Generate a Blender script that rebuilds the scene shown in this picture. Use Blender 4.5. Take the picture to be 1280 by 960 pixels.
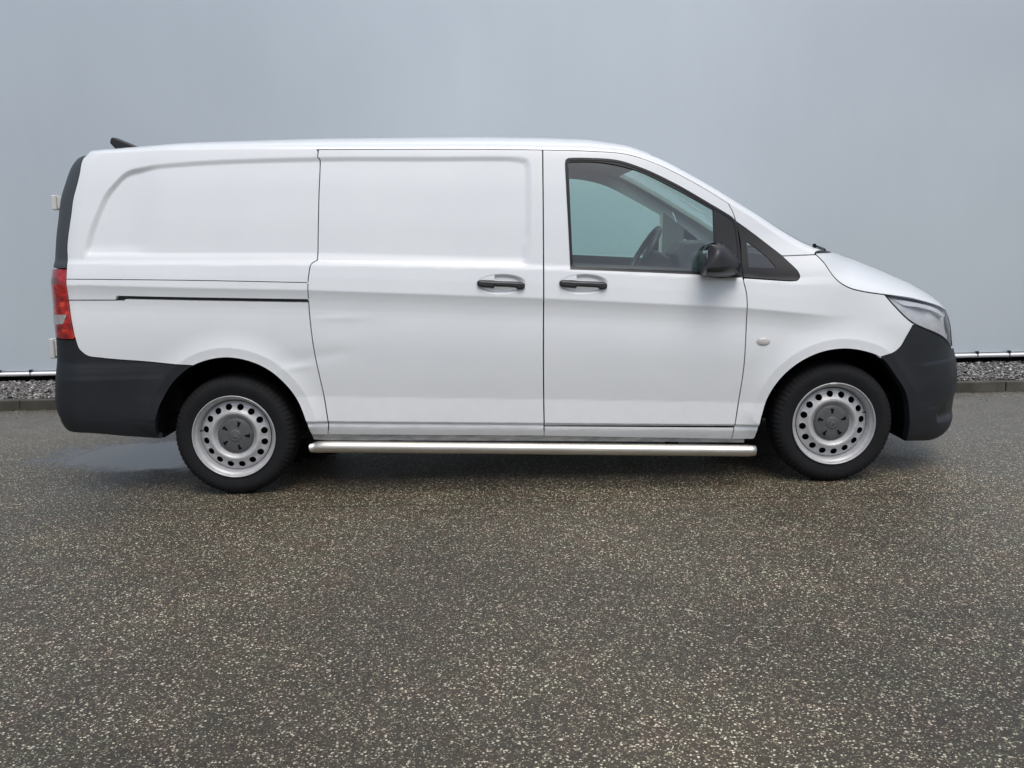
import bpy, bmesh, math, random
import numpy as np
from mathutils import Vector, Matrix
from mathutils.geometry import delaunay_2d_cdt
random.seed(7); rng = np.random.default_rng(7)
for o in list(bpy.data.objects): bpy.data.objects.remove(o)
S = bpy.context.scene; COL = S.collection
# ---- camera ------------------------------------------------------------------
CAM = dict(loc=(-.1298, -5.868, 1.3915), yaw=.0034, pitch=.164, roll=-.0209, f=1184.26)
cd = bpy.data.cameras.new('camera'); cam = bpy.data.objects.new('camera', cd); COL.objects.link(cam); S.camera = cam
cd.sensor_width = 36; cd.lens = 36*CAM['f']/1280; cd.clip_start = .05; cd.clip_end = 500
_y, _p, _r = CAM['yaw'], CAM['pitch'], CAM['roll']
fw = Vector((math.sin(_y)*math.cos(_p), math.cos(_y)*math.cos(_p), -math.sin(_p)))
rt = Vector((math.cos(_y), -math.sin(_y), 0)); up = rt.cross(fw)
r2 = rt*math.cos(_r)+up*math.sin(_r); u2 = -rt*math.sin(_r)+up*math.cos(_r)
m = Matrix((r2, u2, -fw)).transposed().to_4x4(); m.translation = Vector(CAM['loc']); cam.matrix_world = m
# ---- sky, sun, exposure --------------------------------------------------------
SUN_EL, SUN_AZ = math.radians(62), math.radians(165)      # azimuth clockwise from +Y
W = bpy.data.worlds.new('World'); S.world = W; W.use_nodes = True
nt = W.node_tree; bg = nt.nodes['Background']
sky = nt.nodes.new('ShaderNodeTexSky'); sky.sky_type = 'NISHITA'; sky.sun_disc = False
sky.sun_elevation = SUN_EL; sky.sun_rotation = SUN_AZ; sky.air_density = 1.0; sky.dust_density = 4.0; sky.ozone_density = 1.0
hs = nt.nodes.new('ShaderNodeHueSaturation'); hs.inputs['Saturation'].default_value = 1.0
nt.links.new(sky.outputs[0], hs.inputs['Color']); nt.links.new(hs.outputs[0], bg.inputs['Color'])
bg.inputs['Strength'].default_value = .11
sl = bpy.data.lights.new('sun', 'SUN'); sl.energy = 1.3; sl.angle = math.radians(40); sl.color = (1, .985, .97)
so = bpy.data.objects.new('sun', sl); COL.objects.link(so)
d = Vector((math.sin(SUN_AZ)*math.cos(SUN_EL), math.cos(SUN_AZ)*math.cos(SUN_EL), math.sin(SUN_EL)))
so.rotation_euler = d.to_track_quat('Z', 'Y').to_euler(); so.location = (3, -6, 9)
S.view_settings.view_transform = 'Standard'; S.view_settings.look = 'None'; S.view_settings.gamma = 1
S.view_settings.exposure = 0.23
S.render.engine = 'CYCLES'
S.render.resolution_x = 1024; S.render.resolution_y = 768
S.cycles.transparent_max_bounces = 16; S.cycles.max_bounces = 10
# ---- outlines on the body surface, metres: (along the body, height) ----
MO = [(0.875, 1.122), (0.865, 1.185), (0.884, 1.254), (0.907, 1.288), (0.952, 1.294), (0.989, 1.279), (1.03, 1.244), (1.065, 1.201), (1.069, 1.126), (1.0, 1.113)]
CANT = [(-2.525,1.808), (-2.379,1.813), (-2.158,1.817), (-1.76,1.817), (-1.412,1.815), (-1.09,1.81), (-0.668,1.803), (-0.336,1.797), (0.073,1.785), (0.321,1.774), (0.516,1.753), (0.67,1.699), (0.824,1.619), (0.952,1.543), (1.031,1.492), (1.094,1.451), (1.157,1.411), (1.292,1.318), (1.407,1.251), (1.485,1.222)]
TRIM_IN = [(-2.54,1.81), (-2.495,1.729), (-2.483,1.652), (-2.483,1.545), (-2.485,1.443), (-2.488,1.333), (-2.475,1.227), (-2.467,1.144), (-2.461,1.064), (-2.452,0.956), (-2.439,0.862), (-2.423,0.812), (-2.385,0.777), (-2.296,0.76), (-2.047,0.737), (-1.9,0.722), (-1.778,0.713)]
ARCH_R = [(-2.005,0.317), (-2.03,0.332), (-2.016,0.4), (-1.967,0.518), (-1.898,0.624), (-1.778,0.713), (-1.697,0.74), (-1.598,0.751), (-1.495,0.733), (-1.394,0.686), (-1.296,0.593), (-1.24,0.502), (-1.209,0.412), (-1.191,0.335), (-1.186,0.323)]
ARCH_F = [(1.168,0.244), (1.179,0.248), (1.209,0.386), (1.245,0.493), (1.32,0.6), (1.422,0.678), (1.525,0.718), (1.63,0.729), (1.738,0.712), (1.822,0.679), (1.909,0.572), (1.975,0.463), (2.005,0.35), (2.028,0.196)]
SD_REAR = [(-1.09,1.81), (-1.093,1.768), (-1.084,1.757), (-1.093,1.535), (-1.105,1.245), (-1.134,1.228), (-1.15,1.169), (-1.158,1.026), (-1.153,0.896), (-1.142,0.765), (-1.102,0.491), (-1.092,0.372), (-1.102,0.318)]
SD_FRONT = [(0.072,1.785), (0.063,1.18), (0.054,0.659), (0.053,0.286)]
FD_FRONT = [(1.031,1.492), (1.055,1.447), (1.085,1.299), (1.092,1.158), (1.099,1.094), (1.113,1.031), (1.117,0.927), (1.113,0.769), (1.107,0.636), (1.088,0.469), (1.066,0.316), (1.058,0.246)]
RAIL_TOP = [(-2.469,1.174), (-1.754,1.155), (-1.151,1.131)]
RAIL_BOT = [(-2.46,1.066), (-2.2,1.062), (-2.191,1.082), (-1.157,1.044)]
SLOT_BOT = [(-2.46,1.065), (-2.201,1.059), (-1.159,1.022)]
RECESS = [(-2.383,1.274), (-2.391,1.298), (-2.377,1.382), (-2.339,1.522), (-2.287,1.634), (-2.218,1.71), (-2.087,1.739), (-1.754,1.76), (-1.098,1.77), (-0.585,1.761), (-0.046,1.749), (-0.005,1.736), (0.007,1.704), (-0.004,1.259), (-0.017,1.214), (-0.038,1.198), (-0.678,1.222), (-1.096,1.241), (-1.712,1.258)]
WIN_OUT = [(0.202,1.172), (0.187,1.713), (0.191,1.73), (0.203,1.738), (0.328,1.737), (0.462,1.723), (0.586,1.681), (0.74,1.606), (0.904,1.51), (1.05,1.419), (1.067,1.4), (1.082,1.299), (1.089,1.158), (1.095,1.111), (0.883,1.129)]
WIN_GLASS = [(0.215,1.183), (0.204,1.705), (0.206,1.717), (0.219,1.72), (0.348,1.717), (0.482,1.693), (0.575,1.663), (0.739,1.58), (0.953,1.458), (0.954,1.304), (0.954,1.14)]
TRI_OUT = [(1.102,1.111), (1.095,1.174), (1.091,1.301), (1.071,1.396), (1.155,1.337), (1.308,1.214), (1.387,1.131), (1.395,1.106), (1.382,1.09), (1.353,1.088)]
TRI_GLASS = [(1.13,1.162), (1.126,1.284), (1.131,1.288), (1.152,1.275), (1.233,1.206), (1.269,1.162), (1.274,1.152)]
SHUT = [(1.488,1.217), (1.527,1.173), (1.552,1.132), (1.615,1.076), (1.687,1.042), (1.772,1.023), (1.896,1.005), (2.003,0.991), (2.139,0.971), (2.284,0.939), (2.399,0.911), (2.503,0.882)]
HL_BOT = [(1.92,0.998), (1.955,0.935), (1.999,0.88), (2.049,0.842), (2.106,0.817), (2.202,0.784), (2.309,0.746), (2.398,0.703), (2.448,0.675)]
BUMP_W = [(2.049,0.842), (1.996,0.785), (1.947,0.724), (1.916,0.704), (1.822,0.679)]
BUMP_B = [(2.028,0.196), (2.166,0.193), (2.317,0.208), (2.471,0.233)]
RB_LOW = [(-2.624,0.408), (-2.559,0.369), (-2.399,0.356), (-2.202,0.333), (-2.005,0.317)]
TAIL_TOP = [(-2.564,1.222), (-2.525,1.225), (-2.475,1.227)]
TAIL_BOT = [(-2.589,0.853), (-2.512,0.855), (-2.439,0.862)]
SILL_T = [(-1.092,0.372), (0.053,0.349), (1.066,0.316)]
SILL_B = [(-1.186,0.323), (-1.102,0.318), (0.053,0.286), (1.058,0.246), (1.168,0.244)]
INDIC = [(1.207,0.774)]
HAND = [(-0.155,1.119), (0.27,1.094), (-0.282,1.102), (-0.032,1.096), (-0.155,1.152), (-0.157,1.054)]
SEAM = [(1.308,1.215), (1.486,1.22)]
RTOP = [(-2.625,1.807), (-2.621,1.777), (-2.637,1.716), (-2.638,1.624), (-2.638,1.576)]
REVL = [(-2.638,0.985), (-2.473,0.991), (-2.502,0.943), (-2.637,0.93)]
TURNL = [(-2.592,1.178), (-2.52,1.178), (-2.517,1.151), (-2.583,1.15)]
FOGT = [(2.419,0.266), (2.243,0.285), (2.217,0.33), (2.239,0.361), (2.324,0.388), (2.409,0.407)]
GRIP = [(-0.281,1.112), (-0.278,1.12), (-0.268,1.125), (-0.191,1.12), (-0.079,1.114), (-0.048,1.111), (-0.034,1.102), (-0.033,1.088), (-0.04,1.075), (-0.072,1.074), (-0.079,1.081), (-0.091,1.084), (-0.189,1.091), (-0.195,1.083), (-0.254,1.089), (-0.276,1.095)]
COVER = [(-0.277,1.127), (-0.268,1.143), (-0.252,1.15), (-0.22,1.152), (-0.19,1.151), (-0.19,1.123), (-0.266,1.127)]
BUMP_B2 = [(2.101,.189),(2.25,.172),(2.40,.178),(2.50,.20),(2.60,.225),(2.75,.235),(3.0,.235)]
# ---- body surface: (s, z) -> 3-D on the near side (y < 0) --------------------
def sm(t):
    t = np.clip(t, 0, 1); return t*t*(3-2*t)
def table(pts, sig):
    zz = np.arange(0.0, 2.2, .002); p = np.array(pts)
    w = np.interp(zz, p[:,0], p[:,1]); k = np.exp(-.5*(np.arange(-40,41)*.002/sig)**2); k /= k.sum()
    return zz, np.convolve(np.pad(w, 40, mode='edge'), k, 'valid')
UP = [(1.17,.941),(1.20,.929),(1.25,.922),(1.4,.902),(1.6,.866),(1.75,.828),(1.80,.812),(1.86,.785)]
PROF_A = table([(.0,.84),(.20,.885),(.285,.915),(.332,.933),(.344,.931),(.353,.925),(.360,.944),(.489,.935),(.60,.944),
                (.75,.953),(.83,.9535),(.87,.951),(.90,.949),(.93,.948),(.95,.9487),(.975,.9507),(.995,.9538),(1.010,.9568),(1.024,.9603),(1.03,.9600),(1.10,.952)]+UP, .0026)
PROF_B = table([(.0,.84),(.20,.90),(.30,.925),(.40,.940),(.60,.953),(.80,.956),(.95,.955),(1.06,.948)]+UP, .02)
def soften(T, sig, z0, z1, f):          # heavier smoothing inside a height band
    zz, w = T; k = np.exp(-.5*(np.arange(-60,61)*.002/sig)**2); k /= k.sum()
    ws = np.convolve(np.pad(w, 60, mode='edge'), k, 'valid'); m = sm((zz-z0)/f)*sm((z1-zz)/f)
    return zz, w*(1-m)+ws*m
PROF_A = soften(soften(PROF_A, .035, 1.21, 2.3, .05), .026, .535, .905, .04); PROF_B = soften(PROF_B, .035, 1.21, 2.3, .05)
L_CR = ([-2.39,-1.135,.062,1.10,1.56], [1.142,1.091,1.024,.953,.901])
L_BT = ([-2.31,-1.10,-.04,.20,.88,1.354], [1.262,1.236,1.196,1.180,1.130,1.091])
def sstep(v, x, d):      # smooth interpolation through a few points
    return np.interp(v, x, d)
XF_Z = ([0.1, 0.17, 0.22, 0.27, 0.34, 0.42, 0.5, 0.56, 0.62, 0.68, 0.74, 0.8, 0.86, 0.92, 1.1], [2.42, 2.50, 2.52, 2.525, 2.53, 2.535, 2.535, 2.525, 2.512, 2.494, 2.488, 2.477, 2.454, 2.416, 2.2])
XR_Z = ([0.2, 0.3, 0.37, 0.5, 0.7, 0.85, 1.0, 1.1, 1.2, 1.25, 1.4, 1.5, 1.56, 1.6, 1.65, 1.7, 1.75, 1.8, 1.85, 1.95], [-2.53, -2.56, -2.567, -2.595, -2.566, -2.554, -2.558, -2.556, -2.548, -2.539, -2.528, -2.512, -2.506, -2.502, -2.482, -2.466, -2.452, -2.423, -2.345, -2.2])
def fine(t, sig):
    p = np.array(t).T; return table(p[np.argsort(p[:,0])], sig)
XR_Z = fine(XR_Z, .035); XF_Z = fine(XF_Z, .018)
X0 = 1.55; XR1 = -2.42; RC = .20; RA = .19; LCOR = .31
_t = np.linspace(0, np.pi/2, 2001); _n = 2.5
_px = .945*np.sin(_t)**(2/_n); _py = .95*np.abs(np.cos(_t))**(2/_n)
_al = np.concatenate([[0], np.cumsum(np.hypot(np.diff(_px), np.diff(_py)))])
SF_MAX = X0+_al[-1]; SR_MIN = XR1-LCOR-(.94-RC)
def halfwidth(s, z):
    ds = -.030*(s-.05); dc = np.interp(s, *L_CR)-1.024; db = np.interp(s, *L_BT)-1.191
    k0 = .36+ds; k1 = 1.024+dc; k2 = 1.191+db
    d = np.where(z < k0, ds, np.where(z < k1, ds+(dc-ds)*(z-k0)/(k1-k0), np.where(z < k2, dc+(db-dc)*(z-k1)/np.maximum(k2-k1,.01), db)))
    zp = z-d
    a = np.interp(zp, *PROF_A); b = np.interp(zp, *PROF_B)
    m = sm((s-1.30)/.45)
    m = np.maximum(m, sm((-1.75-s)/.5)*sm((.75-z)/.1))
    w = a*(1-m)+b*m
    up = sm((z-k2)/.25)
    w = w-.05*sm((s-.75)/.85)*up - .03*sm((-1.9-s)/.6)*sm((z-.3)/1.4)
    return w
def place(s, z, w):
    XF = np.interp(z, *XF_Z); XR = np.interp(z, *XR_Z)
    x = np.array(s, dtype=float)*1.0; y = -w.copy()
    f = s > X0
    th = np.interp(s-X0, _al, _t)
    x = np.where(f, X0+(XF-X0)*np.sin(th)**(2/_n), x)
    y = np.where(f, -w*np.abs(np.cos(th))**(2/_n), y)
    x1 = XR+RA; sh = (x1-XR1)*sm((-1.62-s)/.8)
    mid = s < -1.62
    x = np.where(mid & (s >= XR1), s+sh, x)
    l = XR1-s; c = np.clip(l/LCOR, 0, 1)*np.pi/2
    x = np.where(s < XR1, x1-RA*np.sin(c), x)
    y = np.where(s < XR1, np.where(l < LCOR, -(w-RC)-RC*np.cos(c), -(w-RC)*(1-(l-LCOR)/(.94-RC))), y)
    return np.stack([x, y, z*1.0+0*s], -1)
BUMP_B2[-1] = (SF_MAX,.235)
# ---- materials -----------------------------------------------------------------
def new_mat(name):
    m = bpy.data.materials.new(name); m.use_nodes = True
    return m, m.node_tree, m.node_tree.nodes['Principled BSDF']
def N(nt, t, **kw):
    n = nt.nodes.new(t)
    for k, v in kw.items():
        if k in n.inputs: n.inputs[k].default_value = v
        else: setattr(n, k, v)
    return n
def coords(nt, scale=(1,1,1)):
    g = N(nt, 'ShaderNodeNewGeometry'); mp = N(nt, 'ShaderNodeMapping'); mp.inputs['Scale'].default_value = scale
    nt.links.new(g.outputs['Position'], mp.inputs[0]); return mp.outputs[0]
def ramp(nt, src, stops):
    r = N(nt, 'ShaderNodeValToRGB'); e = r.color_ramp.elements
    while len(e) < len(stops): e.new(.5)
    for q, (p, c) in zip(e, stops): q.position = p; q.color = (*c, 1) if len(c) == 3 else c
    nt.links.new(src, r.inputs[0]); return r.outputs[0]
def simple(name, col, rough=.5, metal=0, coat=0, var=.08, nscale=6, bump=0, bscale=400, spec=.5, stretch=(1,1,1)):
    m, nt, b = new_mat(name)
    co = coords(nt, stretch)
    n = N(nt, 'ShaderNodeTexNoise', Scale=nscale, Detail=6.0, Roughness=.6); nt.links.new(co, n.inputs['Vector'])
    c0 = tuple(c*(1-var) for c in col); c1 = tuple(min(1, c*(1+var)) for c in col)
    nt.links.new(ramp(nt, n.outputs['Fac'], [(.3, c0), (.7, c1)]), b.inputs['Base Color'])
    r = N(nt, 'ShaderNodeMapRange'); r.inputs['From Min'].default_value = .3; r.inputs['From Max'].default_value = .7
    r.inputs['To Min'].default_value = max(0, rough-.06); r.inputs['To Max'].default_value = min(1, rough+.06)
    nt.links.new(n.outputs['Fac'], r.inputs['Value']); nt.links.new(r.outputs[0], b.inputs['Roughness'])
    b.inputs['Metallic'].default_value = metal; b.inputs['Coat Weight'].default_value = coat; b.inputs['Coat Roughness'].default_value = .06
    b.inputs['Specular IOR Level'].default_value = spec
    if bump:
        n2 = N(nt, 'ShaderNodeTexNoise', Scale=float(bscale), Detail=3.0); nt.links.new(co, n2.inputs['Vector'])
        bp = N(nt, 'ShaderNodeBump', Strength=bump, Distance=.002); nt.links.new(n2.outputs['Fac'], bp.inputs['Height']); nt.links.new(bp.outputs[0], b.inputs['Normal'])
    return m
def glass(name, tint, rough=0.0, ior=1.5, haze=.03):
    m, nt, b = new_mat(name); nt.nodes.remove(b); out = nt.nodes['Material Output']
    t = N(nt, 'ShaderNodeBsdfTransparent'); t.inputs['Color'].default_value = (*tint, 1)
    g = N(nt, 'ShaderNodeBsdfGlossy'); g.inputs['Roughness'].default_value = rough; g.inputs['Color'].default_value = (1,1,1,1)
    f = N(nt, 'ShaderNodeFresnel'); gb = N(nt, 'ShaderNodeNewGeometry'); io = N(nt, 'ShaderNodeMapRange'); nt.links.new(gb.outputs['Backfacing'], io.inputs['Value'])
    io.inputs['To Min'].default_value = ior; io.inputs['To Max'].default_value = 1/ior; nt.links.new(io.outputs[0], f.inputs['IOR'])
    mx = N(nt, 'ShaderNodeMath', operation='ADD'); mx.inputs[1].default_value = haze; nt.links.new(f.outputs[0], mx.inputs[0])
    s = N(nt, 'ShaderNodeMixShader'); nt.links.new(mx.outputs[0], s.inputs[0]); nt.links.new(t.outputs[0], s.inputs[1]); nt.links.new(g.outputs[0], s.inputs[2])
    nt.links.new(s.outputs[0], out.inputs[0]); return m
def paint_mat():
    m, nt, b = new_mat('white_paint'); co = coords(nt)
    n = N(nt, 'ShaderNodeTexNoise', Scale=2.2, Detail=8.0, Roughness=.65); nt.links.new(co, n.inputs['Vector'])
    base = ramp(nt, n.outputs['Fac'], [(.25, (.745,.785,.805)), (.75, (.79,.83,.845))])
    # road film: low on the body, streaky
    sep = N(nt, 'ShaderNodeSeparateXYZ'); nt.links.new(co, sep.inputs[0])
    mr = N(nt, 'ShaderNodeMapRange'); nt.links.new(sep.outputs['Z'], mr.inputs['Value'])
    mr.inputs['From Min'].default_value = .75; mr.inputs['From Max'].default_value = .22; mr.inputs['To Max'].default_value = .55
    n2 = N(nt, 'ShaderNodeTexNoise', Scale=9.0, Detail=9.0, Roughness=.75); nt.links.new(co, n2.inputs['Vector'])
    mu = N(nt, 'ShaderNodeMath', operation='MULTIPLY'); nt.links.new(mr.outputs[0], mu.inputs[0]); nt.links.new(n2.outputs['Fac'], mu.inputs[1])
    mix = N(nt, 'ShaderNodeMix', data_type='RGBA'); nt.links.new(mu.outputs[0], mix.inputs[0]); nt.links.new(base, mix.inputs[6]); mix.inputs[7].default_value = (.42,.41,.38,1)
    nt.links.new(mix.outputs[2], b.inputs['Base Color'])
    b.inputs['Roughness'].default_value = .42; b.inputs['Coat Weight'].default_value = .8; b.inputs['Coat Roughness'].default_value = .10
    # faint orange peel
    n3 = N(nt, 'ShaderNodeTexNoise', Scale=4.0, Detail=2.0); nt.links.new(co, n3.inputs['Vector'])
    bp = N(nt, 'ShaderNodeBump', Strength=.04, Distance=.01); nt.links.new(n3.outputs['Fac'], bp.inputs['Height']); nt.links.new(bp.outputs[0], b.inputs['Normal'])
    return m
M_ = {}
M_['paint'] = paint_mat()
M_['plastic'] = simple('charcoal_plastic', (.017,.020,.024), .50, spec=.35, var=.12, nscale=5, bump=.25, bscale=900)
def scuff(m):
    nt = m.node_tree; b = nt.nodes['Principled BSDF']; src = b.inputs['Base Color'].links[0].from_socket
    co = coords(nt, (1.5, 1, 55)); n = N(nt, 'ShaderNodeTexNoise', Scale=3.0, Detail=5.0, Roughness=.6); nt.links.new(co, n.inputs['Vector'])
    k = N(nt, 'ShaderNodeTexNoise', Scale=2.3, Detail=1.0); nt.links.new(coords(nt), k.inputs['Vector'])
    a = ramp(nt, n.outputs['Fac'], [(.62, (0,0,0)), (.70, (1,1,1))]); c = ramp(nt, k.outputs['Fac'], [(.52, (0,0,0)), (.66, (.30,.30,.30))])
    mu = N(nt, 'ShaderNodeMix', data_type='RGBA', blend_type='MULTIPLY'); mu.inputs[0].default_value = 1; nt.links.new(a, mu.inputs[6]); nt.links.new(c, mu.inputs[7])
    mx = N(nt, 'ShaderNodeMix', data_type='RGBA'); nt.links.new(mu.outputs[2], mx.inputs[0]); nt.links.new(src, mx.inputs[6]); mx.inputs[7].default_value = (.12,.125,.13,1)
    nt.links.new(mx.outputs[2], b.inputs['Base Color'])
scuff(M_['plastic'])
M_['trim'] = simple('sky_lit_trim', (.055,.064,.070), .5, var=.12, nscale=6)  # charcoal plastic, its colour paled for the sky it faces
M_['black'] = simple('black_trim', (.012,.013,.014), .45)
M_['blackgloss'] = simple('black_gloss', (.014,.016,.018), .22)
M_['void'] = simple('underbody_black', (.006,.006,.006), .9, spec=.1)
M_['rubber'] = simple('tyre_rubber', (.009,.010,.011), .82, var=.35, nscale=14, bump=.3, bscale=300, spec=.3)
M_['steel'] = simple('wheel_silver', (.47,.48,.49), .42, metal=.25, var=.10, nscale=30)
M_['cap'] = simple('hub_cap_grey', (.085,.09,.092), .45, var=.15, nscale=25)
M_['tube'] = simple('brushed_stainless', (.62,.60,.55), .40, metal=1.0, var=.08, nscale=60, stretch=(.08,1,1))
M_['strip'] = simple('dirty_sill_paint', (.50,.50,.49), .55, var=.35, nscale=45, stretch=(.25,1,1))
M_['glass'] = glass('tinted_window_glass', (.68,.85,.80), haze=.065)
M_['screen'] = glass('windscreen_glass', (.80,.93,.90), haze=.0)
M_['clear'] = glass('clear_lens', (.90,.91,.92))
M_['liner'] = simple('headliner_fabric', (.72,.74,.68), .9)
M_['dash'] = simple('dashboard_plastic', (.05,.053,.056), .6)
M_['reflector'] = simple('headlight_reflector', (.66,.67,.68), .38, metal=.12, var=.12, nscale=14)
M_['white_lens'] = simple('white_lens', (.72,.73,.74), .2, coat=.6)
M_['rev_lens'] = simple('reversing_lens_grey', (.40,.38,.38), .2, coat=.6, var=.3, nscale=60)
M_['hinge'] = simple('hinge_white', (.62,.64,.62), .5)
M_['indicator'] = simple('indicator_lens', (.50,.50,.47), .2, coat=.8)
M_['mirrorglass'] = simple('mirror_glass', (.8,.8,.8), .02, metal=1.0, var=0)
M_['cabin'] = simple('cabin_grey', (.20,.21,.205), .8)
M_['seat'] = simple('seat_fabric', (.03,.032,.035), .9)
def red_mat():
    m, nt, b = new_mat('red_lens'); co = coords(nt)
    n = N(nt, 'ShaderNodeTexNoise', Scale=17.0, Detail=1.5); nt.links.new(coords(nt, (1,1,1.8)), n.inputs['Vector'])
    nt.links.new(ramp(nt, n.outputs['Fac'], [(.34, (.20,.005,.005)), (.50, (.40,.012,.009)), (.62, (.50,.018,.013)), (.70, (.75,.08,.04))]), b.inputs['Base Color'])
    w = N(nt, 'ShaderNodeTexWave', Scale=38.0, Distortion=.4, bands_direction='Z'); nt.links.new(co, w.inputs['Vector'])
    b.inputs['Roughness'].default_value = .16; b.inputs['Coat Weight'].default_value = .9; b.inputs['Coat Roughness'].default_value = .03
    bp = N(nt, 'ShaderNodeBump', Strength=.12, Distance=.004); nt.links.new(w.outputs['Fac'], bp.inputs['Height']); nt.links.new(bp.outputs[0], b.inputs['Normal'])
    return m
M_['red'] = red_mat()

# ---- objects ---------------------------------------------------------------------
def empty(name, loc=(0,0,0), parent=None):
    o = bpy.data.objects.new(name, None); COL.objects.link(o); o.location = loc; o.empty_display_size = .2
    if parent: o.parent = parent
    return o
def link_mesh(name, V, Fc, mat, parent=None, normals=None, smooth=True):
    me = bpy.data.meshes.new(name); me.from_pydata([tuple(v) for v in V], [], [tuple(int(i) for i in f) for f in Fc]); me.validate()
    me.materials.append(mat)
    if smooth:
        me.polygons.foreach_set('use_smooth', [True]*len(me.polygons))
    if normals is not None and len(me.vertices) == len(V):
        me.normals_split_custom_set_from_vertices([tuple(n) for n in normals])
    me.update()
    o = bpy.data.objects.new(name, me); COL.objects.link(o)
    if parent: o.parent = parent
    return o
def tag(o, label=None, cat=None, group=None, kind=None):
    if label: o['label'] = label
    if cat: o['category'] = cat
    if group: o['group'] = group
    if kind: o['kind'] = kind
    return o

def pip(P, poly):
    x, y = P[:,0], P[:,1]; ins = np.zeros(len(P), bool); n = len(poly)
    for i in range(n):
        x1, y1 = poly[i]; x2, y2 = poly[(i+1) % n]
        if y1 == y2: continue
        c = ((y1 > y) != (y2 > y)) & (x < (x2-x1)*(y-y1)/(y2-y1)+x1); ins ^= c
    return ins
def dist_poly(P, poly, closed=True):
    A = np.array(poly); B = np.roll(A, -1, 0)
    if not closed: A, B = A[:-1], B[:-1]
    best = np.full(len(P), 1e9)
    for a, b in zip(A, B):
        ab = b-a; L = ab@ab
        t = np.clip(((P-a)@ab)/max(L, 1e-12), 0, 1)
        best = np.minimum(best, np.hypot(*(P-a-t[:,None]*ab).T))
    return best
def sdf(P, poly):
    d = dist_poly(P, poly); return np.where(pip(P, poly), d, -d)
def curve(pts, res=.012, closed=False, corner=38):
    """Catmull-Rom through the points, kept sharp where the polyline turns by more than `corner` degrees"""
    P = [np.array(q, float) for q in pts]; n = len(P); out = []
    def turn(i):
        if not closed and (i == 0 or i == n-1): return 180
        a = P[i]-P[i-1]; b = P[(i+1) % n]-P[i]
        c = a@b/(np.linalg.norm(a)*np.linalg.norm(b)+1e-12); return math.degrees(math.acos(max(-1, min(1, c))))
    sharp = [turn(i) > corner for i in range(n)]
    for i in range(n if closed else n-1):
        p1, p2 = P[i], P[(i+1) % n]; L = np.linalg.norm(p2-p1)
        if L < 1e-9: continue
        d = (p2-p1)
        if sharp[i]: m1 = d
        else:
            p0 = P[i-1]; a = np.linalg.norm(p1-p0); m1 = ((p1-p0)/a*L+(d/L)*a)/(a+L)*min(L, 1.6*a)
        if sharp[(i+1) % n]: m2 = d
        else:
            p3 = P[(i+2) % n]; a = np.linalg.norm(p3-p2); m2 = ((p3-p2)/a*L+(d/L)*a)/(a+L)*min(L, 1.6*a)
        k = max(1, int(math.ceil(L/res)))
        for j in range(k):
            t = j/k; h = (2*t**3-3*t*t+1)*p1+(t**3-2*t*t+t)*m1+(-2*t**3+3*t*t)*p2+(t**3-t*t)*m2
            out.append(tuple(h))
    if not closed: out.append(tuple(P[-1]))
    return out
def join(*cs):
    out = []
    for c in cs:
        for q in c:
            if not out or math.dist(out[-1], q) > 1e-4: out.append(tuple(q))
    if math.dist(out[0], out[-1]) < 1e-4: out.pop()
    return out
def inset(poly, d, keep=None):
    P = np.array(poly); A = P-np.roll(P, 1, 0); B = np.roll(P, -1, 0)-P
    area = .5*np.sum(P[:,0]*np.roll(P[:,1], -1)-np.roll(P[:,0], -1)*P[:,1]); sg = 1 if area > 0 else -1
    na = np.stack([-A[:,1], A[:,0]], 1)/np.maximum(np.linalg.norm(A, axis=1), 1e-9)[:,None]*sg
    nb = np.stack([-B[:,1], B[:,0]], 1)/np.maximum(np.linalg.norm(B, axis=1), 1e-9)[:,None]*sg
    n = na+nb; L = np.linalg.norm(n, axis=1); n /= np.maximum(L, 1e-6)[:,None]
    k = np.minimum(1/np.maximum((n*na).sum(1), .3), 2.5)
    Q = P+n*k[:,None]*d
    if keep is not None:
        kp = keep(P); Q[kp] = P[kp]
    return [tuple(q) for q in Q]
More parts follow.
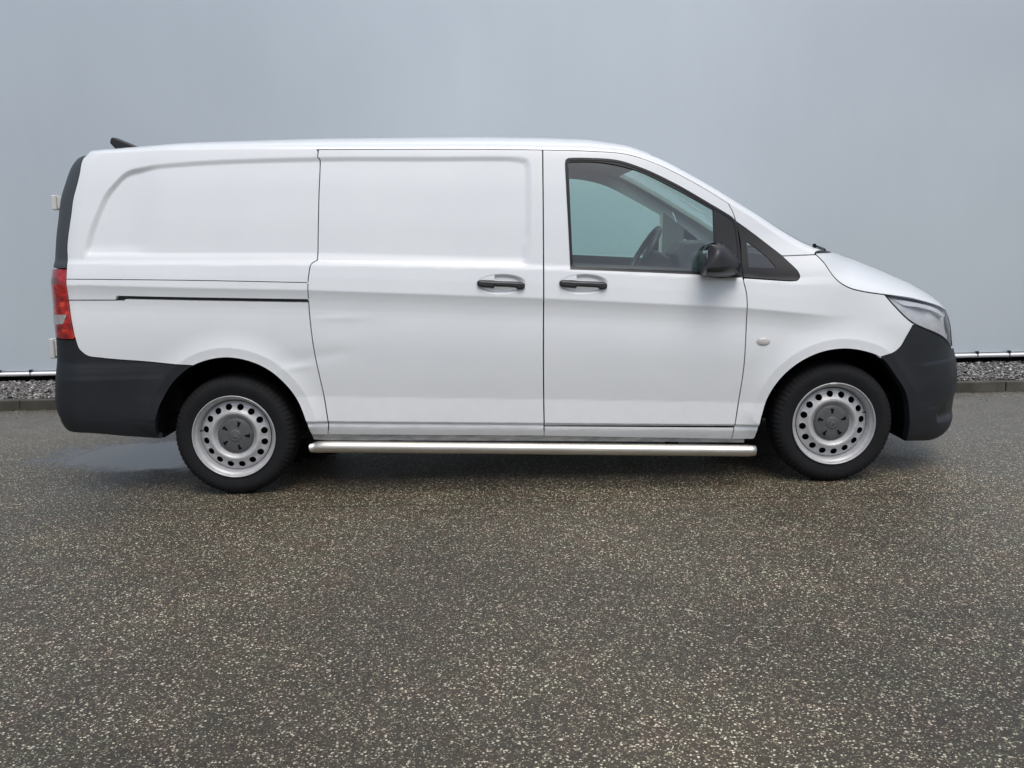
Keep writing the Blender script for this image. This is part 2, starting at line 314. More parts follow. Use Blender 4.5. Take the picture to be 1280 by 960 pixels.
def tri2d(outline, holes, res, refine=()):
    A = np.array(outline); lo, hi = A.min(0), A.max(0)
    loops = [list(outline)]+[list(h) for h in holes]
    seg = np.concatenate([np.array(l) for l in loops])
    gx = np.arange(lo[0]+res*.5, hi[0], res); gz = np.arange(lo[1]+res*.5, hi[1], res*.9)
    G = np.array([(x+(res*.5 if j & 1 else 0), z) for j, z in enumerate(gz) for x in gx])
    def clean(G, r, box=None):
        m = pip(G, outline)
        for h in holes: m &= ~pip(G, h)
        G = G[m]
        if len(G):
            dd = np.full(len(G), 1e9)
            for l in loops: dd = np.minimum(dd, dist_poly(G, l))
            G = G[dd > r*.45]
        return G
    G = clean(G, res) if len(G) else np.zeros((0,2))
    for pred, r in refine:
        if len(G): G = G[~pred(G)]
        gx = np.arange(lo[0], hi[0], r); gz = np.arange(lo[1], hi[1], r*.9)
        R = np.array([(x+(r*.5 if j & 1 else 0), z) for j, z in enumerate(gz) for x in gx])
        R = R[pred(R)]
        if len(R): G = np.concatenate([G, clean(R, r)])
    verts = []; edges = []
    for l in loops:
        b0 = len(verts); verts += l; edges += [(b0+i, b0+(i+1) % len(l)) for i in range(len(l))]
    nb = len(verts); verts += [tuple(g) for g in G]
    r = delaunay_2d_cdt([Vector(v) for v in verts], edges, [], 0, 1e-6)
    V = np.array([tuple(v) for v in r[0]]); T = np.array([list(f) for f in r[2]])
    c = V[T].mean(1); keep = pip(c, outline)
    for h in holes: keep &= ~pip(c, h)
    T = T[keep]
    a, b, c = V[T[:,0]], V[T[:,1]], V[T[:,2]]
    cr = (b[:,0]-a[:,0])*(c[:,1]-a[:,1])-(b[:,1]-a[:,1])*(c[:,0]-a[:,0])
    T = T[np.abs(cr) > 1e-10]; cr = cr[np.abs(cr) > 1e-10]; T[cr < 0] = T[cr < 0][:, ::-1]
    return V, T, loops
def make_panel(name, outline, F, mat, parent, holes=(), res=.014, flange=.03, refine=(), far=False, flip=False):
    if F is F_body and not far: refine = [(p_lines, .0065)]+list(refine)
    V, T, loops = tri2d(outline, holes, res, refine)
    def nrm(Q):
        e = .0015
        du = F(Q[:,0]+e, Q[:,1])-F(Q[:,0]-e, Q[:,1]); dv = F(Q[:,0], Q[:,1]+e)-F(Q[:,0], Q[:,1]-e)
        n = np.cross(du, dv); return n/np.maximum(np.linalg.norm(n, axis=1), 1e-12)[:,None]
    P = F(V[:,0], V[:,1]); Nn = nrm(V)
    Vs = [P]; Ns = [Nn]; Fs = [list(t) for t in T]; base = len(P)
    if flange:
        for li, l in enumerate(loops):
            Q = np.array(l); p = F(Q[:,0], Q[:,1]); n = nrm(Q); k = len(Q)
            area = .5*np.sum(Q[:,0]*np.roll(Q[:,1], -1)-np.roll(Q[:,0], -1)*Q[:,1]); ccw = area > 0
            tg = np.roll(p, -1, 0)-np.roll(p, 1, 0)
            out = np.cross(tg, n); out /= np.maximum(np.linalg.norm(out, axis=1), 1e-9)[:,None]
            if (ccw and li > 0) or (not ccw and li == 0): out = -out
            Vs += [p, p-n*flange]; Ns += [out, out]
            for i in range(k):
                j = (i+1) % k; q = [base+i, base+k+i, base+k+j, base+j]
                if not ((ccw and li == 0) or (not ccw and li > 0)): q = q[::-1]
                Fs.append(q)
            base += 2*k
    V3 = np.concatenate(Vs); N3 = np.concatenate(Ns)
    if far:
        V3 = V3*[1,-1,1]; N3 = N3*[1,-1,1]; Fs = [f[::-1] for f in Fs]
    return link_mesh(name, V3, Fs, mat, parent, N3)

# ---- van body: shape functions -----------------------------------------------------
CANTC = np.array(curve(CANT, .01))
CANTC = CANTC[np.argsort(CANTC[:,0])]
CS0, CS1 = -2.52, 1.48
def zcant(s): return np.interp(s, CANTC[:,0], CANTC[:,1])
def cant_pts(a, b):
    g = [round(i*.02, 4) for i in range(math.ceil(a/.02-1e-6), math.floor(b/.02+1e-6)+1)]
    return [(s, float(zcant(s))) for s in g]
ARCHRC = curve(ARCH_R[2:-2], .015); ARCHFC = curve(ARCH_F[2:-1], .015)
RECC = curve(RECESS, .02, True, 60)
FOG = curve([(2.72,FOGT[0][1])]+FOGT+[(2.72,FOGT[-1][1]+.02)], .02, True, 60)
POCKETS = [(-.157,1.103), (.268,1.094)]
PRX, PRZ = .134, .052
def gauss(s, z, s0, z0, a, b, rot=0):
    c, q = math.cos(rot), math.sin(rot); u = (s-s0)*c+(z-z0)*q; v = -(s-s0)*q+(z-z0)*c
    return np.exp(-.5*((u/a)**2+(v/b)**2))
def disp(s, z):
    P = np.stack([np.ravel(s), np.ravel(z)], 1); d = np.zeros(len(P)); sx, zx = P[:,0], P[:,1]
    m = (zx > 1.1) & (sx < .1) & (sx > -2.4)
    if m.any():
        q = sdf(P[m], RECC); rear = sm((-1.95-sx[m])/.2)
        wd = .034+.006*rear+.010*sm((sx[m]+.12)/.10)*sm((zx[m]-1.24)/.06)+.022*sm((1.33-zx[m]+.02*(sx[m] > -.2))/.06)
        d[m] -= (.0105+.009*rear*sm((zx[m]-1.27)/.08))*sm(q/wd+.15)
    for A in (ARCHRC, ARCHFC):
        c = np.mean(A, 0); m = (np.abs(sx-c[0]) < .75) & (zx < 1.1)
        if m.any():
            q = dist_poly(P[m], A, False)
            u = np.clip((q-.052)/.11, 0, 1)
            d[m] += .013*(1-u)**2.2 + .0012*sm((.014-q)/.012)
    for (a, b) in POCKETS:
        r = np.sqrt(((sx-a)/PRX)**2+((zx-b)/PRZ)**2+1e-9)
        d -= .017*(1-sm((r-.62)/.38))
    # dents on the sliding door's rear corner and in front of the rear arch
    d += .0016*gauss(sx, zx, -.985, .945, .09, .012)-.0017*gauss(sx, zx, -.97, .895, .12, .035)
    d -= .0028*gauss(sx, zx, -1.19, .735, .12, .030, .12); d += .0024*gauss(sx, zx, -1.23, .690, .06, .014, .1)
    d -= .0014*gauss(sx, zx, -1.03, .76, .06, .02, .1); d -= .0010*gauss(sx, zx, -1.25, .88, .10, .05)
    # bumpers: stand a little proud, with a character line and a tucked-under lower edge
    fb = sm((sx-1.85)/.1)*sm((.86-zx)/.05)
    zl = .60+.0*sx
    d += fb*((.011*sm((zl+.03-zx)/.022)-.004)*sm((sx-2.02)/.2) - .05*sm((.27-zx)/.16)**2)
    rb = sm((-1.93-sx)/.08)*sm((.76-zx)/.02)
    d += rb*(.010*sm((.735-zx)/.05) -.10*np.clip(.415-zx, 0, 1)**1.0 - .0045*sm((zx-.64)/.03)*sm((.72-zx)/.03))
    m = (sx > 2.1) & (zx < .5)
    if m.any(): d[m] -= .045*sm(sdf(P[m], FOG)/.028+.1)
    return d.reshape(np.shape(s))
def p_lines(P):
    s, z = P[:,0], P[:,1]; dc = z-np.interp(s, *L_CR); dk = z-(.356-.030*(s-.05))
    m = (np.abs(dc) < .022) | (np.abs(dk) < .022)
    k = (z > 1.15) & (s < .08)
    if k.any(): q = sdf(P[k], RECC); m[k] |= (q > -.022) & (q < .062)
    for A in (ARCHRC, ARCHFC):
        c = np.mean(A, 0); k = (np.abs(s-c[0]) < .62) & (z < .95)
        if k.any(): q = dist_poly(P[k], A, False); m[k] |= (q > .035) & (q < .075)
    m |= (np.abs(s+1.08) < .24) & (np.abs(z-.82) < .18)
    return m
def p_pocket(P):
    m = np.zeros(len(P), bool)
    for a, b in POCKETS: m |= (np.abs(P[:,0]-a) < PRX+.012) & (np.abs(P[:,1]-b) < PRZ+.010)
    return m
def F_body(s, z, off=0.0):
    s = np.asarray(s, float); z = np.asarray(z, float)
    return place(s, z, halfwidth(s, z)+disp(s, z)+off)
def F_off(off): return lambda s, z: F_body(s, z, off)
def F_smooth(off): return lambda s, z: place(np.asarray(s, float), np.asarray(z, float), halfwidth(np.asarray(s, float), np.asarray(z, float))+off)
# roof / pillar / windscreen surface above the cant line: t = 0 at the cant, 1 at the centre line
XCT = ([-2.52,-2.3,-2.0,-1.0,.0,.30,.60,.82,1.03,1.3,1.48], [-2.40,-2.26,-2.0,-1.0,.01,.33,.67,.91,1.15,1.50,1.77])
ZCT = ([-2.52,-2.3,-2.0,-1.76,-1.1,-.3,.07,.32,.52,.67,.82,1.03,1.3,1.48], [1.858,1.872,1.888,1.898,1.912,1.905,1.894,1.877,1.83,1.76,1.665,1.53,1.335,1.205])
def F_top(s, t):
    s = np.asarray(s, float); t = np.asarray(t, float); z = zcant(s)
    P0 = F_smooth(0)(s, z); e = .004
    tg = P0-F_smooth(0)(s, z-e); tg /= np.linalg.norm(tg, axis=-1)[...,None]
    xc = np.interp(s, *XCT); zc = np.interp(s, *ZCT)
    k = sm((s-.45)/.4); a = .055*(1-k)+.045*k
    P1 = P0+tg*a[...,None]
    P1[...,0] += .012*k
    P2 = np.stack([P0[...,0]*.12+xc*.88, -.62+0*s, zc-.006], -1); P3 = np.stack([xc, 0*s, zc], -1)
    t = t[...,None]
    return (1-t)**3*P0+3*t*(1-t)**2*P1+3*t*t*(1-t)*P2+t**3*P3
def grid_surface(name, F, us, vs, mat, parent, mirror=False, flipn=False, both=False, off=None, extra=None):
    """F(u, v) on the near side; both=True joins the mirrored far half across the centre line"""
    U, Vv = np.meshgrid(us, vs, indexing='ij'); P = F(U.ravel(), Vv.ravel()); e = 2e-3
    du = F(np.minimum(U.ravel()+e, us[-1]), Vv.ravel())-F(np.maximum(U.ravel()-e, us[0]), Vv.ravel())
    dv = F(U.ravel(), np.minimum(Vv.ravel()+e, 1))-F(U.ravel(), np.maximum(Vv.ravel()-e, 0))
    n = np.cross(du, dv); n /= np.maximum(np.linalg.norm(n, axis=1), 1e-12)[:,None]
    if off is not None: P = P+n*off
    nu, nv = len(us), len(vs); Fc = []
    idx = lambda i, j: i*nv+j
    for i in range(nu-1):
        for j in range(nv-1): Fc.append((idx(i,j), idx(i+1,j), idx(i+1,j+1), idx(i,j+1)))
    if flipn: Fc = [f[::-1] for f in Fc]; n = -n
    V, Nn, FF = P, n, list(Fc)
    if both:
        k = len(P); V = np.concatenate([P, P*[1,-1,1]]); Nn = np.concatenate([n, n*[1,-1,1]]); FF += [tuple(k+q for q in f[::-1]) for f in Fc]
    if mirror: V = V*[1,-1,1]; Nn = Nn*[1,-1,1]; FF = [f[::-1] for f in FF]
    return link_mesh(name, V, FF, mat, parent, Nn)

van = empty('van', (0,0,0))
tag(van, 'white panel van with dented side and charcoal bumpers parked along the grey wall', 'van')
GAP = .0034
def on_cant(P): return np.abs(P[:,1]-zcant(P[:,0])) < 2e-4
sd_rear = curve(SD_REAR, .012, corner=50); sd_front = curve(SD_FRONT, .02); fd_front = curve(FD_FRONT, .015, corner=60)
trim_in = curve(TRIM_IN, .015, corner=60)
rb_i = min(range(len(trim_in)), key=lambda i: abs(trim_in[i][1]-.862))
tl_i = min(range(len(trim_in)), key=lambda i: abs(trim_in[i][1]-1.227))
arch_r = curve(ARCH_R, .012, corner=70); arch_f = curve(ARCH_F, .012, corner=70)
ar_j = min(range(len(arch_r)), key=lambda i: math.dist(arch_r[i], (-1.772,.713)))
af_j = min(range(len(arch_f)), key=lambda i: math.dist(arch_f[i], (1.83,.679)))
shut = curve(SHUT, .012, corner=60); hl_bot = curve(HL_BOT, .015, corner=60); bw = curve(BUMP_W, .015)
sh_j = min(range(len(shut)), key=lambda i: math.dist(shut[i], (1.92,1.0)))
def z_at(c, z): return min(range(len(c)), key=lambda i: abs(c[i][1]-z))
def s_at(c, s): return min(range(len(c)), key=lambda i: abs(c[i][0]-s))
win_out = curve(WIN_OUT, .012, True, 50); tri_out = curve(TRI_OUT, .012, True, 62)
win_glass = curve(WIN_GLASS, .012, True, 50); tri_glass = curve(TRI_GLASS, .008, True, 75)
def seg(a, b, res=.015): return curve([a, b], res)
SL = .0
for far in (False, True):
    R = .030 if far else .014
    K = dict(far=far, res=R)
    # rear quarter panel: upper and lower skins joined round the sliding-door rail
    i_rt = z_at(trim_in, 1.175); i_rb = z_at(trim_in, 1.066); k_t = z_at(sd_rear, 1.131); k_b = z_at(sd_rear, 1.044); k_s = z_at(sd_rear, 1.022)
    cq = cant_pts(CS0, -1.10)
    top = join([cq[0]], [q for q in trim_in[1:i_rt+1] if q[1] < 1.80], curve(RAIL_TOP, .02), sd_rear[k_t:0:-1], cq[::-1])
    side = make_panel('side_panel', inset(top, GAP*.7, on_cant), F_body, M_['paint'], van, flange=.03, **K)
    low = join(curve([SLOT_BOT[0], (-2.150, SLOT_BOT[1][1]+.0005), (-2.145, SLOT_BOT[1][1]+.008), (SLOT_BOT[2][0], SLOT_BOT[2][1]+.008)], .02, corner=20), sd_rear[k_s:], seg(sd_rear[-1], arch_r[-1]), arch_r[ar_j:][::-1], trim_in[i_rb:][::-1])
    make_panel('side_panel', inset(low, GAP*.7), F_body, M_['paint'], van, flange=.03, **K)
    rail = join(curve(RAIL_TOP, .02), sd_rear[k_t:k_b+1], curve(RAIL_BOT, .02, corner=20)[::-1], trim_in[i_rt:i_rb+1][::-1])
    make_panel('rail_cover', inset(rail, GAP*.55), F_body, M_['paint'], van, flange=.03, **K)
    make_panel('door_rail', [(-2.36,.99),(-1.12,.97),(-1.12,1.17),(-2.36,1.21)], F_smooth(-.028), M_['black'], van, flange=0, far=far, res=.05)
    # sliding door
    c = cant_pts(-1.08, .06)
    sd = join(sd_rear, seg(sd_rear[-1], sd_front[-1]), sd_front[::-1], c[::-1])
    ref = () if far else [(p_pocket, .0045)]
    door = make_panel('sliding_door', inset(sd, GAP), F_body, M_['paint'], van, flange=.035, refine=ref, **K)
    # front door with its window opening
    c = cant_pts(.08, 1.03)
    fdb = z_at(fd_front, .318); sfb = z_at(sd_front, .349)
    fd = join(sd_front[:sfb+1], curve([sd_front[sfb], (1.066,.318)], .02), fd_front[:fdb+1][::-1], c[::-1])
    ref = () if far else [(p_pocket, .0045)]
    fdo = make_panel('front_door', inset(fd, GAP), F_body, M_['paint'], van, holes=[win_out], flange=.035, refine=ref, **K)
    sealo = inset(win_out, .0006)
    make_panel('window_seal', sealo, F_off(-.0015), M_['black'], fdo, holes=[win_glass], flange=.014, far=far, res=.02)
    # thin raised lip of the seal
    lip = inset(win_out, -.001)
    make_panel('window_frame', lip, F_off(.002), M_['blackgloss'], fdo, holes=[inset(win_out, .011)], flange=.006, far=far, res=.02)
    make_panel('window_glass', inset(win_glass, -.004), F_smooth(-.011), M_['glass'], fdo, flange=0, far=far, res=.05)
    # sill below the front door, joined to the door line
    sill = join(curve([sd_front[sfb], (1.066,.316)], .02), fd_front[fdb:], seg(fd_front[-1], sd_front[-1]), sd_front[sfb:][::-1])
    make_panel('sill', inset(sill, GAP*.8), F_body, M_['paint'], van, flange=.03, **K)
    # wing (fender) with the quarter-window opening
    tj = [q for q in tri_out]
    k1 = z_at(fd_front, 1.094)
    wing = join(seg((1.488,1.217), (1.308,1.214)), curve([(1.308,1.214),(1.387,1.131),(1.395,1.106),(1.382,1.090),(1.353,1.086),(1.102,1.106)], .012, corner=62),
                fd_front[k1:], seg(fd_front[-1], arch_f[0]), arch_f[:af_j+1], bw[::-1], hl_bot[:s_at(hl_bot, 2.061)+1][::-1], shut[:sh_j+1][::-1])
    make_panel('wing', inset(wing, GAP*.7), F_body, M_['paint'], van, flange=.03, **K)
    # windscreen pillar
    k0 = z_at(fd_front, 1.43)
    pil = join(cant_pts(1.04, CS1)[::-1], fd_front[1:k0+1], curve([(1.071,1.398),(1.155,1.337),(1.308,1.216)], .012), seg((1.308,1.216), (1.484,1.219)))
    make_panel('windscreen_pillar', inset(pil, GAP*.5, on_cant), F_body, M_['paint'], van, flange=.03, **K)
    make_panel('quarter_window_frame', inset(tri_out, .0008), F_off(-.002), M_['black'], van, holes=[tri_glass], flange=.012, far=far, res=.02)
    make_panel('quarter_window', inset(tri_glass, -.003), F_smooth(-.006), M_['glass'], van, flange=0, far=far, res=.04)
    # charcoal corner trim, tail light, bumpers
    RE = -2.70
    trim = join([q for q in trim_in[:tl_i+1]], seg((trim_in[tl_i][0],1.229), (RE,1.229), .02), seg((RE,1.229), (RE,1.79), .02), seg((RE,1.79), trim_in[0]))
    make_panel('corner_trim', inset(trim, GAP*.6), F_off(.001), M_['trim'], van, flange=.03, **K)
    tail = join(trim_in[tl_i:rb_i+1], seg(trim_in[rb_i], (RE,.862), .02), seg((RE,.862), (RE,1.227), .02), seg((RE,1.227), trim_in[tl_i]))
    tl = make_panel('tail_light', inset(tail, GAP), F_off(.010), M_['red'], van, flange=.03, far=far, res=.012)
    make_panel('reversing_lens', curve([(-2.655,REVL[0][1]),REVL[1],REVL[2],(-2.655,REVL[3][1])][::-1], .01, True, 30), F_off(.0125), M_['rev_lens'], tl, flange=.006, far=far, res=.015)
    make_panel('turn_signal_lens', curve([(-2.66,TURNL[0][1]),TURNL[1],TURNL[2],(-2.66,TURNL[3][1])][::-1], .01, True, 30), F_off(.0122), simple('dark_red_lens', (.16,.03,.03), .2, coat=.7), tl, flange=.004, far=far, res=.015)
    rbc = curve(RB_LOW, .015)
    rb = join(trim_in[rb_i:], arch_r[:ar_j+1][::-1], rbc[::-1], [(-2.60,.425)], seg((-2.68,.42), (SR_MIN,.42), .03), seg((SR_MIN,.42), (SR_MIN,.80), .04), seg((SR_MIN,.80), (-2.70,.80), .03), seg((-2.70,.80),(-2.70,.86),.02), seg((-2.70,.86), trim_in[rb_i], .02))
    make_panel('rear_bumper', inset(rb, GAP*.7), F_off(.002), M_['plastic'], van, flange=.04, **K)
    fb = join(bw, arch_f[af_j:], curve(BUMP_B2, .02), seg(BUMP_B2[-1], (SF_MAX,.60), .03), curve([(SF_MAX,.60),(2.75,.62),(2.62,.655),(2.586,.659)], .02), hl_bot[s_at(hl_bot, 2.061):][::-1])
    make_panel('front_bumper', inset(fb, GAP*.7), F_off(.001), M_['plastic'], van, flange=.04, **K)
    make_panel('fog_lamp_recess', inset(FOG, .016), F_off(.003), M_['black'], van, flange=.0, far=far, res=.03)
    # headlight: clear cover over a silver housing
    hl = join(shut[sh_j:], hl_bot[::-1])
    hlo = make_panel('headlight', inset(hl, GAP), F_smooth(0), M_['clear'], van, flange=0, far=far, res=.02)
    make_panel('headlight_seal', inset(hl, GAP*.2), F_smooth(.001), M_['black'], hlo, holes=[inset(hl, .0085)], flange=.02, far=far, res=.02)
    def F_h(s, z):
        return place(s, z, halfwidth(s, z)-.012-.035*sm((s-1.95)/.25)-.012*np.sin((s-2.0)*22)*sm((s-2.15)/.1))
    make_panel('headlight_housing', inset(hl, .004), F_h, M_['reflector'], hlo, flange=0, far=far, res=.012)
    drl = curve([(1.975,.972),(2.03,.968),(2.16,.945),(2.30,.912),(2.37,.885),(2.39,.86),(2.375,.855),(2.33,.875),(2.25,.90),(2.14,.925),(2.02,.945)], .012, True, 60)
    make_panel('daytime_light_strip', drl, lambda s, z: place(s, z, halfwidth(s, z)-.010), M_['white_lens'], hlo, flange=.02, far=far, res=.02)
    pr = [(2.46+.045*math.cos(a), .80+.055*math.sin(a)) for a in np.linspace(0, 2*np.pi, 24, endpoint=False)]
    make_panel('headlight_lens', pr, lambda s, z: place(s, z, halfwidth(s, z)-.02), M_['blackgloss'], hlo, flange=.02, far=far, res=.02)
    # grille half, rear door
    make_panel('grille_backing', join(seg((2.605,.665), (SF_MAX,.62), .03), seg((SF_MAX,.62), (SF_MAX,.86), .04), seg((SF_MAX,.86), (2.605,.865), .03), seg((2.605,.865), (2.605,.665), .04)), F_smooth(-.02), M_['black'], van, flange=0, far=far, res=.04)
    for gz in (.68, .74, .80):
        make_panel('grille_slat', [(2.70,gz-.012),(SF_MAX,gz-.014),(SF_MAX,gz+.014),(2.70,gz+.014)], F_smooth(-.012), M_['plastic'], van, flange=.02, far=far, res=.03)
    rd = join(seg((-2.705,1.79), (-2.705,.81), .03), seg((-2.705,.81), (SR_MIN+.003,.81), .03), seg((SR_MIN+.003,.81), (SR_MIN+.003,1.79), .03), seg((SR_MIN+.003,1.79), (-2.705,1.79), .03))
    make_panel('rear_door', inset(rd, GAP), F_smooth(0), M_['paint'], van, flange=.03, far=far, res=.05)
    # wheel-arch liners and dirty inner sill
    for A, c in ((arch_r, -1.6), (arch_f, 1.605)):
        P = F_smooth(-.012)(np.array([q[0] for q in A]), np.array([q[1] for q in A]))
        Q = P.copy(); Q[:,1] = -.50
        k = len(P); V = np.concatenate([P, Q])
        V[k:,2] += 0
        mid = np.array([[c, -.50, .33]]); V = np.concatenate([V, mid])
        Fc = [(i, i+1, k+i+1, k+i) for i in range(k-1)]+[(k+i, k+i+1, 2*k) for i in range(k-1)]
        if far: V = V*[1,-1,1]
        link_mesh('wheel_arch_liner', V, Fc, M_['void'], van, smooth=False)
    zz = [(-1.195,.345),(-1.10,.335),(.05,.305),(1.07,.27),(1.13,.262),(1.13,.222),(.05,.255),(-1.10,.283),(-1.182,.290)]
    make_panel('inner_sill', zz, F_smooth(-.012), M_['strip'], van, flange=.05, far=far, res=.03)
    # interior side trim
    inner = inset(fd, .012); wh = inset(win_glass, -.004 if not far else .008)
    make_panel('door_frame_trim', inner, F_smooth(-.050), M_['liner'], fdo, holes=[wh], flange=0, far=far, res=.06)
    make_panel('door_card', [(.10,.40),(1.05,.40),(1.07,1.128),(.10,1.203)], F_smooth(-.062), M_['dash'], fdo, flange=0, far=far, res=.06)
    make_panel('corner_pillar_trim', [(.97,1.02),(1.115,1.00),(1.115,1.36),(.97,1.47)], F_smooth(-.058), M_['cabin'], van, flange=0, far=far, res=.05)
    link = make_panel('door_ledge', [(.215,1.16),(1.05,1.10),(1.05,1.145),(.215,1.20)], F_smooth(-.075), M_['dash'], fdo, flange=0, far=far, res=.06)
    grid_surface('pillar_trim', F_top, np.arange(-.2, 1.46, .04), np.linspace(0, .34, 6), M_['liner'], van, off=-.035, mirror=far)

# roof, windscreen, bonnet across both sides
rs = np.array([round(i*.02, 4) for i in range(-126, 75)])
tt = np.concatenate([np.linspace(0, .3, 14), np.linspace(.3, 1, 16)[1:]])
roof = grid_surface('roof', F_top, rs[rs <= .62], tt, M_['paint'], van, both=True)
for far in (False, True):
    grid_surface('windscreen_pillar', F_top, rs[rs >= .62], np.linspace(0, .30, 14), M_['paint'], van, mirror=far)
grid_surface('windscreen', F_top, rs[rs >= .62], np.linspace(.30, 1, 20), M_['screen'], van, both=True, off=-.004)
grid_surface('headliner', F_top, np.arange(-.2, .66, .04), np.linspace(.30, 1, 12), M_['liner'], van, both=True, off=-.04)
# rear end of the roof, curled down to the doors
def F_rear(u, v):
    P = F_top(np.full_like(v, CS0), v); k = np.clip(-u, 0, 1); Q = P.copy()
    Q[...,0] -= .035*np.sin(k*np.pi/2); Q[...,2] -= .085*(1-np.cos(k*np.pi/2)); Q[...,1] *= 1-.02*k
    return Q
grid_surface('roof_rear_edge', F_rear, np.linspace(-1, 0, 7), tt, M_['paint'], van, both=True)
# bonnet
SHA = np.array(shut); shl = np.concatenate([[0], np.cumsum(np.hypot(*np.diff(SHA, axis=0).T))]); shl /= shl[-1]
BXC = ([1.488,1.552,1.687,1.896,2.139,2.293,2.451,2.597], [1.82,1.87,1.98,2.12,2.28,2.37,2.43,2.462])
BZC = ([1.488,1.552,1.687,1.896,2.139,2.293,2.451,2.597], [1.205,1.195,1.155,1.095,1.02,.965,.91,.868])
def F_bonnet(u, v):
    s = np.interp(u, shl, SHA[:,0]); z = np.interp(u, shl, SHA[:,1])+GAP*1.3
    P0 = F_smooth(0)(s, z); tg = P0-F_smooth(0)(s, z-.004); tg /= np.linalg.norm(tg, axis=-1)[...,None]
    xc = np.interp(s, *BXC); zc = np.interp(s, *BZC)
    a = np.interp(s, [1.488,1.56,1.69,1.9,2.2,2.597], [.004,.035,.085,.075,.035,.004])
    P1 = P0+tg*a[...,None]; P1[...,1] += a*.35
    P3 = np.stack([xc, 0*s, zc], -1)
    P2 = np.stack([P0[...,0]*.15+xc*.85, P0[...,1]*.62, P0[...,2]*.10+zc*.90+.004], -1)
    v = v[...,None]
    return (1-v)**3*P0+3*v*(1-v)**2*P1+3*v*v*(1-v)*P2+v**3*P3
bon = grid_surface('bonnet', F_bonnet, np.linspace(0, 1, 70), np.concatenate([np.linspace(0,.4,22), np.linspace(.4,1,16)[1:]]), M_['paint'], van, both=True)
# cowl between windscreen and bonnet
def F_cowl(u, v):
    a = F_top(np.full_like(v, 1.48), v); b = F_bonnet(np.zeros_like(v), v)
    P = a*(1-u[...,None])+b*u[...,None]; P[...,2] += .008*np.sin(u*np.pi)-.003; return P
grid_surface('cowl_panel', F_cowl, np.linspace(0, 1, 5), np.linspace(0, 1, 20), M_['black'], van, both=True)
# ---- small shapes -------------------------------------------------------------------
def tube(name, pts, r, mat, parent, n=20, caps=True, smooth=True):
    P = [Vector(q) for q in pts]; V = []; Fc = []
    rr = r if isinstance(r, (list, tuple)) else [r]*len(P)
    upv = Vector((0,0,1))
    for i, p in enumerate(P):
        t = (P[min(i+1, len(P)-1)]-P[max(i-1, 0)]).normalized()
        a = t.cross(upv); a = a.normalized() if a.length > 1e-3 else Vector((1,0,0)); b = a.cross(t)
        for k in range(n):
            th = 2*math.pi*k/n; V.append(p+(a*math.cos(th)+b*math.sin(th))*rr[i])
    for i in range(len(P)-1):
        for k in range(n): Fc.append((i*n+k, i*n+(k+1) % n, (i+1)*n+(k+1) % n, (i+1)*n+k))
    if caps: Fc.append(tuple(range(n))); Fc.append(tuple(range((len(P)-1)*n, len(P)*n))[::-1])
    o = link_mesh(name, V, Fc, mat, parent)
    if caps:
        o.data.polygons[-1].use_smooth = False; o.data.polygons[-2].use_smooth = False
    return o
def lathe(V2, n, axis_y, c, ang0=0, rmod=None):
    """profile (r, y) turned about the Y axis at centre c"""
    V = []; Fc = []; m = len(V2)
    for k in range(n):
        a = ang0+2*math.pi*k/n
        for j, (r, y) in enumerate(V2):
            q = r+(rmod(k, j) if rmod else 0); V.append((c[0]+q*math.cos(a), c[1]+y*axis_y, c[2]+q*math.sin(a)))
    for k in range(n):
        for j in range(m-1):
            a, b = k*m+j, ((k+1) % n)*m+j; Fc.append((a, a+1, b+1, b))
    return V, Fc
def box(name, c, d, mat, parent, bev=.004, rot=None, segs=2):
    bm = bmesh.new(); bmesh.ops.create_cube(bm, size=1); bmesh.ops.scale(bm, vec=d, verts=bm.verts)
    if bev: bmesh.ops.bevel(bm, geom=bm.edges[:], offset=bev, segments=segs, affect='EDGES', profile=.5)
    if rot: bmesh.ops.rotate(bm, cent=(0,0,0), matrix=Matrix.Rotation(rot[0], 3, rot[1]), verts=bm.verts)
    bmesh.ops.translate(bm, vec=c, verts=bm.verts)
    me = bpy.data.meshes.new(name); bm.to_mesh(me); bm.free(); me.materials.append(mat)
    o = bpy.data.objects.new(name, me); COL.objects.link(o)
    if parent: o.parent = parent
    return o
# side bars
for sgn in (-1, 1):
    pts = []
    for x in np.linspace(-1.185, 1.168, 60):
        e = max(0, (-1.08-x)/.10); e2 = max(0, (x-1.10)/.08)
        z = .272-.0320*(x+1.18)-.010*e*e
        pts.append((x, sgn*(.985-.012*e*e-.004*e2), z))
    tube('side_bar', pts, [.022]+[.0305]*(len(pts)-2)+[.027], M_['tube'], van, 24)
    for x in (-.75, .75):
        box('side_bar_bracket', (x, sgn*.86, .238-.03*x), (.06,.18,.02), M_['void'], van)
# underbody
box('floor_pan', (-.05,0,.39), (4.1,1.50,.14), M_['void'], van, .02)
box('chassis_skirt', (0.0,0,.33), (2.1,1.78,.10), M_['void'], van, .02)
box('chassis_skirt', (-2.15,0,.50), (.50,1.6,.14), M_['void'], van, .02)
for x in (-1.6, 1.6): tube('axle', [(x,-.8,.32),(x,.8,.32)], .05, M_['void'], van, 12)
